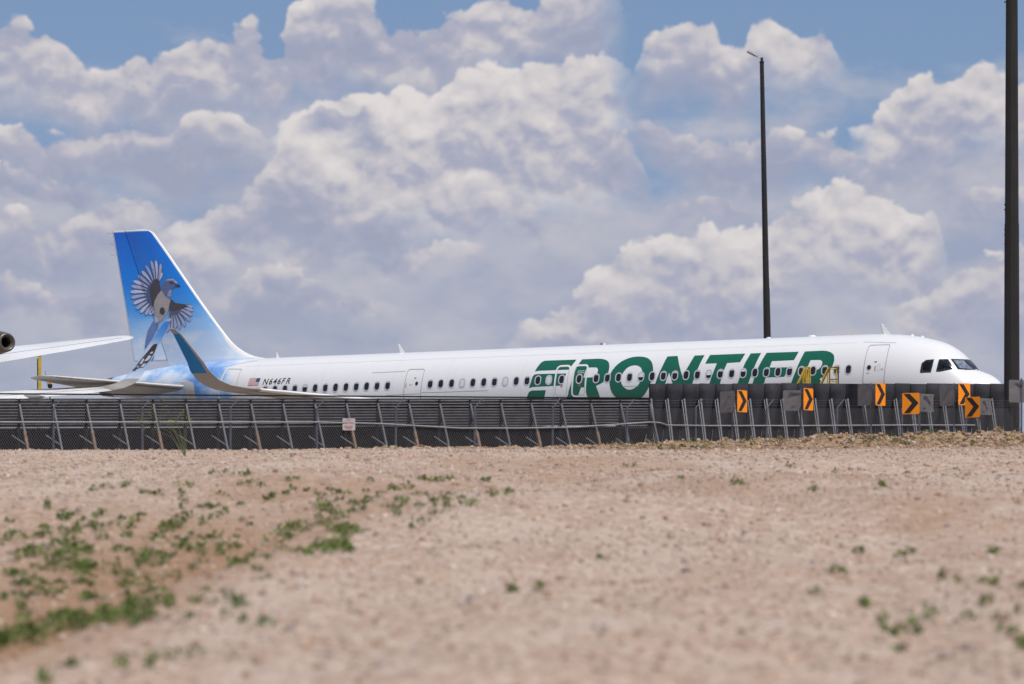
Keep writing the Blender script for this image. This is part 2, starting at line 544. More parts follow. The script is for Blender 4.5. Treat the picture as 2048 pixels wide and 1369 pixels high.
def offset_poly(p, d):
    """grow an outline by d along its vertex normals"""
    n = len(p)
    area = sum(p[i][0] * p[(i + 1) % n][1] - p[(i + 1) % n][0] * p[i][1] for i in range(n))
    sg = 1 if area > 0 else -1
    out = []
    for i in range(n):
        a, b, c = Vector(p[i - 1]), Vector(p[i]), Vector(p[(i + 1) % n])
        e1, e2 = (b - a).normalized(), (c - b).normalized()
        n1, n2 = Vector((e1.y, -e1.x)), Vector((e2.y, -e2.x))
        m = (n1 + n2)
        m = m / max(m.dot(n1), 0.5) if m.length > 1e-6 else n1
        out.append((b.x + m.x * d * sg, b.y + m.y * d * sg))
    return out


def rrect(cx, cy, w, h, r, n=5):
    out = []
    for (sx, sy, a0) in ((1, 1, 0), (-1, 1, 90), (-1, -1, 180), (1, -1, 270)):
        for i in range(n + 1):
            a = math.radians(a0 + 90 * i / n)
            out.append((cx + sx * (w / 2 - r) + r * math.cos(a), cy + sy * (h / 2 - r) + r * math.sin(a)))
    return out


def text_outline(txt, size, shear=0.0, bold=0.0):
    """flat glyph meshes from Blender's own font: list of (verts2d, faces, char)"""
    out, x = [], 0.0
    for ch in txt:
        cu = bpy.data.curves.new('glyph', 'FONT')
        cu.body = ch
        cu.size = size
        cu.shear = shear
        cu.resolution_u = 4
        cu.offset = bold
        ob = bpy.data.objects.new('glyph', cu)
        COL.objects.link(ob)
        bpy.context.view_layer.update()
        dg = bpy.context.evaluated_depsgraph_get()
        me = bpy.data.meshes.new_from_object(ob.evaluated_get(dg))
        vs = [(v.co.x, v.co.y) for v in me.vertices]
        fs = [tuple(p.vertices) for p in me.polygons]
        bpy.data.objects.remove(ob)
        bpy.data.curves.remove(cu)
        bpy.data.meshes.remove(me)
        if vs:
            x0 = min(v[0] for v in vs)
            x1 = max(v[0] for v in vs)
            out.append(([(v[0] - x0 + x, v[1]) for v in vs], fs, ch))
            x += x1 - x0 + size * 0.10
        else:
            x += size * 0.35
    return out, x


def fbm2(x, y, seed=0, octaves=4, gain=0.5):
    """value noise, vectorised"""
    x, y = np.broadcast_arrays(np.asarray(x, float), np.asarray(y, float))
    tot, amp, nrm = np.zeros(x.shape), 1.0, 0.0
    for o in range(octaves):
        xi, yi = np.floor(x).astype(np.int64), np.floor(y).astype(np.int64)
        fx, fy = x - xi, y - yi
        fx, fy = fx * fx * (3 - 2 * fx), fy * fy * (3 - 2 * fy)

        def h(i, j):
            n = (i * 374761393 + j * 668265263 + (seed + o) * 1442695041) & 0xffffffff
            n = ((n ^ (n >> 13)) * 1274126177) & 0xffffffff
            return ((n ^ (n >> 16)) & 0xffff) / 65535.0
        a = h(xi, yi) * (1 - fx) + h(xi + 1, yi) * fx
        b = h(xi, yi + 1) * (1 - fx) + h(xi + 1, yi + 1) * fx
        tot += amp * (a * (1 - fy) + b * fy)
        nrm += amp
        amp *= gain
        x, y = x * 2.03 + 17.1, y * 2.03 + 5.7
    return tot / nrm

# ------------------------------------------------------------------ airliner hull shape (station from nose, height)
def pchip(xs, ys):
    xs=np.array(xs,float); ys=np.array(ys,float); h=np.diff(xs); d=np.diff(ys)/h
    m=np.zeros(len(xs)); m[0]=d[0]; m[-1]=d[-1]
    for i in range(1,len(xs)-1):
        if d[i-1]*d[i]>0:
            w1=2*h[i]+h[i-1]; w2=h[i]+2*h[i-1]
            m[i]=(w1+w2)/(w1/d[i-1]+w2/d[i])
    def f(x):
        x=np.clip(x,xs[0],xs[-1]); i=np.clip(np.searchsorted(xs,x,side='right')-1,0,len(h)-1)
        t=(x-xs[i])/h[i]
        return (2*t**3-3*t**2+1)*ys[i]+(t**3-2*t**2+t)*h[i]*m[i]+(-2*t**3+3*t**2)*ys[i+1]+(t**3-t**2)*h[i]*m[i+1]
    return f
def tab(rows):
    g=pchip([math.sqrt(r[0]) for r in rows],[r[1] for r in rows])
    return lambda s: g(np.sqrt(np.maximum(s,0)))
ZT=tab([(0,3.32),(.05,3.60),(.15,3.80),(.3,3.97),(.6,4.17),(.95,4.31),(1.22,4.43),(1.5,4.74),(1.8,5.04),(2.15,5.31),(2.6,5.54),(3.1,5.69),(3.8,5.84),(4.6,5.94),(5.4,5.985),(6.4,6.0),(34,6.0),(36,5.99),(38,5.94),(40,5.85),(42,5.65),(43.2,5.5),(44,5.38),(44.5,5.29)])
ZB=tab([(0,3.30),(.05,3.08),(.15,2.92),(.3,2.77),(.6,2.55),(1,2.35),(1.5,2.17),(2.1,2.03),(3,1.92),(4,1.87),(5.5,1.86),(28,1.86),(30,1.92),(32,2.12),(34,2.45),(36,2.86),(38,3.3),(40,3.76),(42,4.22),(43.5,4.46),(44.5,4.57)])
WD=tab([(0,0.01),(.05,.26),(.15,.44),(.3,.61),(.6,.86),(1,1.08),(1.5,1.29),(2.1,1.49),(3,1.72),(4,1.87),(5,1.94),(6,1.975),(29,1.975),(32,1.93),(34,1.84),(36,1.70),(38,1.5),(40,1.22),(42,.88),(43.5,.58),(44.5,.38)])
_SG = np.concatenate([np.linspace(0, 2, 801), np.linspace(2.01, 44.5, 4250)])
_TAB = [np.asarray(f(_SG)) for f in (ZT, ZB, WD)]


def prof(s):
    """crown, keel and half-width at one station, from the dense table"""
    i = min(max(int(s / 0.0025), 0), 800) if s < 2.0 else min(801 + int((s - 2.01) / 0.01), len(_SG) - 2)
    i = max(0, min(i, len(_SG) - 2))
    f = min(max((s - _SG[i]) / (_SG[i + 1] - _SG[i]), 0.0), 1.0)
    return [float(q[i] + (q[i + 1] - q[i]) * f) for q in _TAB]


def side_y(s, z):
    zt, zb, w = prof(s)
    zm, h = (zt + zb) / 2, (zt - zb) / 2
    return w * math.sqrt(max(1 - ((z - zm) / h) ** 2, 1e-6))

# ------------------------------------------------------------------ ground
HB = pchip([-4000, 0, 20, 38, 60, 90, 120, 135, 141, 148, 153, 158, 164, 4000], [-12, -8.45, -8.1, -7.31, -5.84, -3.62, -1.57, -0.70, -0.58, -0.62, -0.40, -0.22, -0.06, -0.06])


def sstep(a, b, x):
    t = np.clip((x - a) / (b - a), 0, 1)
    return t * t * (3 - 2 * t)


GA, GB = np.array([-5.5, 45.5]), np.array([-1.5, 93.0])     # lip of the washed-out hollow
GD = (GB - GA) / np.linalg.norm(GB - GA)


def gully(x, y):
    """0..1: how far inside the hollow on the left, and the along-lip parameter"""
    rx, ry = x - GA[0], y - GA[1]
    along = rx * GD[0] + ry * GD[1]
    wig = 0.5 * (fbm2(x * 0.5 + 3, y * 0.25, 5, 3) - 0.5)
    left = -(rx * GD[1] - ry * GD[0]) + wig
    m = sstep(0.0, 0.7, left) * (1 - 0.55 * sstep(2.0, 5.5, left)) * (1 - sstep(70, 96, y)) * sstep(30, 44, y)
    return m, left


def berm_amp(x):
    return np.interp(x, [-40, -11, -7, -2, 4, 10, 17, 40], [0.03, 0.04, 0.15, 0.25, 0.40, 0.59, 0.68, 0.66])


def height(x, y):
    x, y = np.asarray(x, float), np.asarray(y, float)
    z = HB(y)
    near = 1 - sstep(150, 156, y)
    z = z + near * (0.75 * (fbm2(x * 0.2, y * 0.085, 1, 3) - 0.5) * sstep(10, 35, y) * (1 - 0.85 * sstep(108, 132, y)) + 0.06 * (fbm2(x * 1.1, y * 0.8, 2, 3) - 0.5))
    m, left = gully(x, y)
    z = z - m * (0.42 + 0.14 * (fbm2(x * 0.9, y * 0.4, 9, 3) - 0.5))
    # a shallow tractor rut crossing on the right
    z = z - 0.10 * np.exp(-((x - 4.6 - 0.03 * (y - 50)) / 0.5) ** 2) * (1 - sstep(60, 72, y)) * sstep(36, 46, y)
    bw = np.where(y < 142, 4.6, 2.4)
    shape = np.exp(-np.abs((y - 142) / bw) ** 2.6)
    lump = 0.85 + 0.55 * (fbm2(x * 0.55, y * 0.55, 21, 3) - 0.5) + 0.95 * (fbm2(x * 2.0, y * 1.8, 22, 4, 0.6) - 0.5)
    z = z + berm_amp(x) * shape * lump
    return z


def soil_mask(x, y):
    m, left = gully(x, y)
    n = fbm2(x * 0.7, y * 0.3, 31, 4)
    g = m * 0.95 * sstep(0.25, 0.5, n + 0.25 * m)
    lipb = np.exp(-((left + 0.15) / 0.45) ** 2) * (1 - sstep(80, 95, y)) * sstep(36, 46, y) * 0.6
    bm = np.exp(-np.abs((y - 140 + 1.2 * (fbm2(x * 0.8, y * 0.5, 44, 3) - 0.5)) / 4.4) ** 6) * sstep(0.1, 0.4, berm_amp(x)) * 0.9
    far = sstep(95, 60, y) * 0
    patch = sstep(0.56, 0.74, fbm2(x * 0.25, y * 0.09, 33, 3)) * 0.45
    return np.clip(g + lipb + bm + patch + far, 0, 1), bm


gx = np.concatenate([[-3500, -1200, -500, -200, -100, -60, -42], np.linspace(-34, -19, 40), np.linspace(-18.8, 18.8, 300), np.linspace(19, 34, 40), [42, 60, 100, 200, 500, 1200, 3500]])
yy, y_ = [], 30.0
while y_ < 134:
    yy.append(y_)
    y_ += 0.10 + 0.0022 * (y_ - 30)
gy = np.concatenate([[-3500, -1000, -300, -100, -40, -15, 0, 8, 15, 20, 24, 27], yy, np.linspace(134, 147, 110), np.linspace(147.3, 170, 60), [200, 300, 600, 1500, 5000, 9000]])
X, Y = np.meshgrid(gx, gy)
Z = height(X, Y)
nx, ny = len(gx), len(gy)
me = bpy.data.meshes.new('ground')
verts = np.stack([X.ravel(), Y.ravel(), Z.ravel()], 1)
i0 = (np.arange(ny - 1)[:, None] * nx + np.arange(nx - 1)[None]).ravel()
quads = np.stack([i0, i0 + 1, i0 + nx + 1, i0 + nx], 1)
me.vertices.add(len(verts))
me.vertices.foreach_set('co', verts.ravel())
me.loops.add(quads.size)
me.loops.foreach_set('vertex_index', quads.ravel())
me.polygons.add(len(quads))
me.polygons.foreach_set('loop_start', np.arange(len(quads)) * 4)
me.polygons.foreach_set('loop_total', np.full(len(quads), 4))
me.polygons.foreach_set('use_smooth', np.ones(len(quads), bool))
sm, bm_ = soil_mask(X, Y)
at = me.attributes.new('soil', 'FLOAT', 'POINT')
at.data.foreach_set('value', sm.ravel().astype(np.float32))
at = me.attributes.new('berm', 'FLOAT', 'POINT')
at.data.foreach_set('value', bm_.ravel().astype(np.float32))
me.update(calc_edges=True)


def ground_mat():
    m = bpy.data.materials.new('dirt')
    m.use_nodes = True
    k = NT(m.node_tree)
    b = k.n['Principled BSDF']
    b.inputs['Roughness'].default_value = 0.95
    b.inputs['Specular IOR Level'].default_value = 0.15
    tc = k.n.new('ShaderNodeTexCoord').outputs['Object']
    at = k.n.new('ShaderNodeAttribute')
    at.attribute_name = 'soil'
    ab = k.n.new('ShaderNodeAttribute')
    ab.attribute_name = 'berm'
    fine = k.noise(tc, 14, 4, 0.7)
    mid = k.noise(tc, 3.2, 5, 0.65)
    big = k.noise(k.vmath('MULTIPLY', tc, (1, 0.45, 1)), 0.30, 5, 0.6)
    gravel = k.colramp(fine, [(0.30, (0.24, 0.18, 0.15)), (0.46, (0.43, 0.315, 0.245)), (0.58, (0.51, 0.385, 0.31)), (0.72, (0.66, 0.54, 0.46))])
    gravel = k.mix(k.ramp(mid, 0.46, 0.66, 0, 0.75), gravel, (0.545, 0.42, 0.34))
    gravel = k.mix(k.ramp(big, 0.40, 0.66, 0, 0.55), gravel, (0.46, 0.31, 0.215))
    gravel = k.mix(k.ramp(k.noise(tc, 2.1, 5, 0.7), 0.52, 0.66, 0, 0.7), gravel, (0.335, 0.25, 0.21))
    blotch = k.noise(k.vmath('MULTIPLY', tc, (1, 0.35, 1)), 5.5, 4, 0.65)
    gravel = k.mix(k.ramp(blotch, 0.50, 0.64, 0, 0.75), gravel, (0.64, 0.53, 0.46))
    gravel = k.mix(k.ramp(blotch, 0.48, 0.36, 0, 0.6), gravel, (0.34, 0.26, 0.22))
    broad = k.noise(k.vmath('MULTIPLY', tc, (1, 0.3, 1)), 0.75, 4, 0.6)
    gravel = k.mix(k.ramp(broad, 0.45, 0.62, 0, 0.5), gravel, (0.56, 0.46, 0.395))
    gravel = k.mix(1.0, gravel, (0.90, 0.885, 0.87), 'MULTIPLY')
    soil = k.colramp(mid, [(0.3, (0.205, 0.115, 0.066)), (0.5, (0.315, 0.195, 0.120)), (0.7, (0.40, 0.265, 0.175))])
    bsoil = k.colramp(k.noise(tc, 2.6, 5, 0.7), [(0.36, (0.075, 0.045, 0.028)), (0.45, (0.20, 0.125, 0.08)), (0.54, (0.34, 0.25, 0.18)), (0.66, (0.38, 0.22, 0.095))])
    c = k.mix(at.outputs['Fac'], gravel, soil)
    c = k.mix(ab.outputs['Fac'], c, bsoil)
    k.l.new(c, b.inputs['Base Color'])
    bn = k.n.new('ShaderNodeBump')
    bn.inputs['Strength'].default_value = 0.9
    bn.inputs['Distance'].default_value = 0.05
    k.l.new(k.math('MULTIPLY_ADD', fine, 0.6, mid), bn.inputs['Height'])
    k.l.new(bn.outputs[0], b.inputs['Normal'])
    return m


MATS['dirt'] = ground_mat()
me.materials.append(MATS['dirt'])
ground = link(bpy.data.objects.new('ground', me))
ground['kind'] = 'structure'

# concrete apron behind the fences, with slab joints
ap = MB()
ap.add([(-3000, 171.5, 0), (3000, 171.5, 0), (3000, 6000, 0), (-3000, 6000, 0), (-3000, 171.5, -0.3), (3000, 171.5, -0.3)], [(0, 1, 2, 3), (4, 5, 1, 0)])


def apron_mat():
    m = mat('concrete', (0.27, 0.235, 0.20), 0.85, var=0.12, vscale=0.3)
    return m


apron_mat()
apo = ap.build('apron', 'concrete')
apo['kind'] = 'structure'


def ground_at(px, py):
    """the point of the slope that lies under a given sight line"""
    d = np.linspace(36, 143, 4000)
    x = (px - 1024) / 8600 * d
    z = (1292 - py) / 8600 * d + CAM_Z
    below = np.nonzero(height(x, d) >= z)[0]
    i = below[0] if len(below) else len(d) - 1
    return float(x[i]), float(d[i]), float(height(x[i], d[i]))


def tint_mat(name, rough=0.9, spec=0.2, sub=False):
    m = bpy.data.materials.new(name)
    m.use_nodes = True
    k = NT(m.node_tree)
    b = k.n['Principled BSDF']
    b.inputs['Roughness'].default_value = rough
    b.inputs['Specular IOR Level'].default_value = spec
    a = k.n.new('ShaderNodeAttribute')
    a.attribute_name = 'tint'
    n = k.noise(k.n.new('ShaderNodeTexCoord').outputs['Object'], 25, 3, 0.6)
    k.l.new(k.mix(1.0, a.outputs['Color'], k.vmath('SCALE', (1, 1, 1), scale=k.ramp(n, 0.3, 0.7, 0.75, 1.2)), 'MULTIPLY'), b.inputs['Base Color'])
    if sub:
        tr = k.n.new('ShaderNodeBsdfTranslucent')
        k.l.new(a.outputs['Color'], tr.inputs[0])
        mx = k.n.new('ShaderNodeMixShader')
        mx.inputs[0].default_value = 0.3
        k.l.new(b.outputs[0], mx.inputs[1])
        k.l.new(tr.outputs[0], mx.inputs[2])
        k.l.new(mx.outputs[0], k.n['Material Output'].inputs[0])
    MATS[name] = m


tint_mat('stone')
tint_mat('leaf', 0.6, 0.3, True)


def bulk(name, verts, faces, tints, material, flat=True):
    """one mesh out of numpy arrays; tints per vertex"""
    me = bpy.data.meshes.new(name)
    k = faces.shape[1]
    me.vertices.add(len(verts))
    me.vertices.foreach_set('co', verts.astype(np.float32).ravel())
    me.loops.add(faces.size)
    me.loops.foreach_set('vertex_index', faces.ravel().astype(np.int32))
    me.polygons.add(len(faces))
    me.polygons.foreach_set('loop_start', np.arange(len(faces)) * k)
    me.polygons.foreach_set('loop_total', np.full(len(faces), k))
    a = me.attributes.new('tint', 'FLOAT_COLOR', 'POINT')
    a.data.foreach_set('color', np.concatenate([tints, np.ones((len(tints), 1))], 1).astype(np.float32).ravel())
    me.update(calc_edges=True)
    me.materials.append(MATS[material])
    return link(bpy.data.objects.new(name, me))


def stones(name, xs, ys, size, pal):
    """angular stones half sunk in the ground"""
    n = len(xs)
    base = np.array([(x, y, z) for x in (-1, 1) for y in (-1, 1) for z in (-1, 1)], float)
    quad = np.array([(0, 1, 3, 2), (4, 6, 7, 5), (0, 4, 5, 1), (2, 3, 7, 6), (0, 2, 6, 4), (1, 5, 7, 3)])
    v = base[None] * (0.6 + 0.4 * rng.random((n, 8, 3)))
    top = base[:, 2] > 0
    v[:, top, :2] *= (0.35 + 0.5 * rng.random((n, 1, 1)))
    a = rng.random(n) * 6.283
    ca, sa = np.cos(a)[:, None], np.sin(a)[:, None]
    asp = 0.7 + 0.6 * rng.random((n, 1))
    vx, vy = v[:, :, 0] * asp, v[:, :, 1] / asp
    v[:, :, 0], v[:, :, 1] = vx * ca - vy * sa, vx * sa + vy * ca
    v *= size[:, None, None] * 0.5
    v[:, :, 2] *= 0.75
    zs = height(xs, ys)
    v += np.stack([xs, ys, zs + size * 0.12], 1)[:, None, :]
    f = quad[None] + (np.arange(n) * 8)[:, None, None]
    pal = np.array(pal)
    t = pal[rng.integers(0, len(pal), n)] * (0.75 + 0.5 * rng.random((n, 1)))
    return bulk(name, v.reshape(-1, 3), f.reshape(-1, 4), np.repeat(t, 8, 0), 'stone')


N = 36000
d = 36 + (140 - 36) * rng.random(N) ** 0.8
x = (rng.random(N) - 0.5) * 2 * (d * 0.135 + 1.5)
sz = np.clip(rng.lognormal(-3.2, 0.5, N), 0.02, 0.15)
g = stones('gravel', x, d, sz, [(0.42, 0.31, 0.245), (0.45, 0.345, 0.28), (0.34, 0.255, 0.21), (0.47, 0.365, 0.30), (0.34, 0.225, 0.165), (0.55, 0.45, 0.38), (0.31, 0.255, 0.235), (0.44, 0.30, 0.21)])
tag(g, 'loose pinkish gravel and pebbles strewn over the dirt slope', 'gravel', kind='stuff')
N = 15000
x = rng.uniform(-10, 24, N)
d = 140.2 + rng.normal(0, 2.0, N)
keep = rng.random(N) < np.clip(berm_amp(x) / 0.8, 0.1, 1)
x, d = x[keep], d[keep]
sz = np.clip(rng.lognormal(-2.8, 0.5, len(x)), 0.04, 0.22)
g = stones('soil_clods', x, d, sz, [(0.30, 0.20, 0.13), (0.36, 0.25, 0.15), (0.22, 0.14, 0.09), (0.38, 0.30, 0.22), (0.43, 0.34, 0.25), (0.17, 0.105, 0.07), (0.40, 0.27, 0.14), (0.34, 0.25, 0.18)])
tag(g, 'tan and ochre clods heaped along the dirt bank below the fence', 'soil clods', kind='stuff')

# ------------------------------------------------------------------ low green weeds on the slope
WEED_A = [(15, 500), (130, 470), (130, 520), (200, 450), (250, 400), (270, 450), (300, 440), (250, 520), (235, 560), (270, 590), (340, 620), (350, 540), (350, 465), (385, 430), (390, 380), (440, 555), (450, 660), (480, 600), (520, 480), (555, 420), (530, 630), (560, 550), (590, 590), (600, 710), (640, 680), (700, 650), (740, 510), (780, 520), (835, 535), (690, 450), (715, 410), (750, 375), (815, 355), (900, 385), (880, 465), (945, 515), (790, 415), (960, 580), (1030, 545), (1100, 495), (1145, 455), (1250, 435), (1290, 370), (1355, 445), (1300, 500), (1345, 520), (1400, 525), (1150, 530), (1225, 545), (1400, 345), (1460, 330), (1530, 315), (1600, 295), (1650, 275), (1710, 245), (1760, 245), (1800, 240), (1940, 250), (1960, 305), (1820, 340), (1900, 338), (1735, 352), (2030, 310), (1610, 355), (1340, 300), (1080, 320), (1160, 265), (910, 215), (1010, 230), (965, 270), (720, 265), (690, 320), (480, 270), (395, 280), (205, 340), (150, 715), (320, 720), (400, 720), (110, 800), (130, 840), (250, 830), (320, 810), (380, 800), (430, 805), (500, 795), (550, 750), (100, 885), (40, 890), (0, 890), (790, 715), (670, 745), (605, 785), (700, 950), (490, 965), (590, 990), (240, 1050), (280, 815), (350, 825), (20, 620), (60, 560), (100, 650), (180, 600), (210, 690), (60, 760)]
WEED_B = [(460, 195), (590, 200), (1110, 195), (925, 260), (250, 268), (90, 310), (220, 235), (100, 235), (280, 170), (1220, 285), (1475, 270), (40, 690), (100, 688), (175, 668), (0, 690), (1380, 540), (1535, 540), (1330, 715), (1430, 715), (1390, 750), (1480, 820), (1500, 850), (1310, 620), (1405, 620), (1900, 660), (2005, 675), (1920, 540), (1850, 545), (1750, 645), (1680, 790), (1745, 805), (1870, 745), (1970, 775), (1700, 855), (1970, 865), (2040, 900), (2035, 920), (1580, 850)]
THICK = {(250, 520), (235, 560), (270, 590), (320, 810), (380, 800), (250, 830), (430, 805), (350, 825), (280, 815), (100, 885), (40, 890), (0, 890), (1345, 520), (1300, 500), (1355, 445), (1250, 435), (340, 620), (590, 590), (600, 710), (690, 450), (15, 500), (1290, 370), (1145, 455), (590, 200), (40, 690)}
wv, wf, wt = [], [], []


def leaf_clump(x, y, rad, tall, n, hue):
    global wv, wf, wt
    a = rng.random(n) * 6.283
    r = rad * np.sqrt(rng.random(n)) * (0.6 + 0.8 * rng.random(n))
    cx, cy = x + np.cos(a) * r * 1.1, y + np.sin(a) * r * 3.2
    cz = height(cx, cy)
    hh = tall * (1 - (r / rad / 1.4) ** 2).clip(0.15, 1) * rng.random(n)
    L = 0.035 + 0.06 * rng.random(n)
    th, tl = rng.random(n) * 6.283, rng.uniform(0.1, 1.3, n)
    dx, dy, dz = np.cos(th) * np.cos(tl) * L, np.sin(th) * np.cos(tl) * L, np.sin(tl) * L
    px_, py_ = -np.sin(th) * L * 0.38, np.cos(th) * L * 0.38
    c = np.stack([cx, cy, cz + hh], 1)
    dv, pv = np.stack([dx, dy, dz], 1), np.stack([px_, py_, 0 * px_], 1)
    q = np.stack([c, c + dv * .5 + pv, c + dv, c + dv * .5 - pv], 1)
    b = sum(len(t) for t in wv)
    wv.append(q.reshape(-1, 3))
    wf.append((np.arange(n) * 4)[:, None] + np.arange(4)[None] + b)
    col = np.array(hue)[None] * (0.6 + 0.8 * rng.random((n, 1))) * (1 + 0.25 * (rng.random((n, 3)) - .5))
    wt.append(np.repeat(col, 4, 0))


for L, ox in ((WEED_A, 0), (WEED_B, 1024)):
    for p in L:
        gx_, gy_, _ = ground_at(ox + p[0] / 2, 840 + p[1] / 2)
        big = p in THICK and ox == 0
        if ox and rng.random() < 0.45:
            continue
        s = (0.20 if big else 0.10 if ox == 0 else 0.075) * (0.8 + 0.5 * rng.random()) * (0.7 + gy_ / 180)
        hue = (0.135, 0.19, 0.045) if rng.random() < (0.75 if ox == 0 else 0.4) else (0.20, 0.21, 0.09)
        for j in range(3 if big else 2):
            leaf_clump(gx_ + rng.normal(0, s * 0.9), gy_ + rng.normal(0, s * 4), s * rng.uniform(.6, 1.0), (0.15 if big else 0.11), int((75 if big else 26) * rng.uniform(.7, 1.2)), hue)
for i in range(150):                                    # sparse sprigs, thickest in the hollow
    if i < 138:
        px, py = rng.uniform(0, 560), rng.uniform(1030, 1260)
        if rng.random() < 0.35:
            px, py = rng.uniform(250, 900), rng.uniform(960, 1060)
    else:
        px, py = rng.uniform(0, 2048), rng.uniform(930, 1340)
    gx_, gy_, _ = ground_at(px, py)
    leaf_clump(gx_, gy_, rng.uniform(.05, .13), 0.07, 22, (0.10, 0.155, 0.045))
for i in range(70):                                     # tufts on the bank
    x = rng.uniform(3, 18)
    y = rng.uniform(137, 142)
    leaf_clump(x, y, rng.uniform(.06, .2), 0.14, 30, (0.11, 0.14, 0.045) if i % 2 else (0.34, 0.27, 0.13))
wd = bulk('weeds', np.concatenate(wv), np.concatenate(wf), np.concatenate(wt), 'leaf')
tag(wd, 'low green weeds scattered over the dirt slope, thickest in the hollow', 'weeds', kind='stuff')


def tall_weed():
    bx, by, bz = ground_at(371, 912)
    t = thing('tall_weed', 'spindly yellow-green weed standing in front of the slatted fence', 'weed', (bx, by, bz))
    st = MB()
    heads = []
    k = by / 8600
    for (px, py) in ((278, 832), (300, 818), (317, 838), (340, 850), (362, 826), (372, 836), (290, 850), (330, 815), (350, 842)):
        tip = Vector(((px - 371) * k, rng.uniform(-.25, .25), (912 - py) * k))
        mid = Vector((tip.x * 0.35, tip.y * .5, tip.z * 0.6))
        st.tube([(0, 0, -0.05), mid, tip], [0.009, 0.006, 0.003], 5)
        heads.append(tip)
        heads.append(tip + Vector((rng.uniform(-.1, .1), rng.uniform(-.1, .1), rng.uniform(-.16, .02))))
    MATS['weed_stem'] = mat('weed_stem', (0.12, 0.13, 0.05), 0.7)
    st.build('stem', 'weed_stem', t)
    vs, fs, ts = [], [], []
    b = 0
    for h in heads:
        n = 6
        c = np.array(h)[None] + rng.normal(0, 1, (n, 3)) * np.array([.075, .07, .09])
        dv = rng.normal(0, 1, (n, 3)) * .028
        pv = rng.normal(0, 1, (n, 3)) * .022
        vs.append(np.stack([c - dv, c + pv, c + dv, c - pv], 1).reshape(-1, 3))
        fs.append((np.arange(n) * 4)[:, None] + np.arange(4)[None] + b)
        b += n * 4
        ts.append(np.repeat(np.array([[.20, .20, .05]]) * (0.5 + .8 * rng.random((n, 1))), 4, 0))
    o = bulk('foliage', np.concatenate(vs), np.concatenate(fs), np.concatenate(ts), 'leaf')
    o.parent = t


tall_weed()

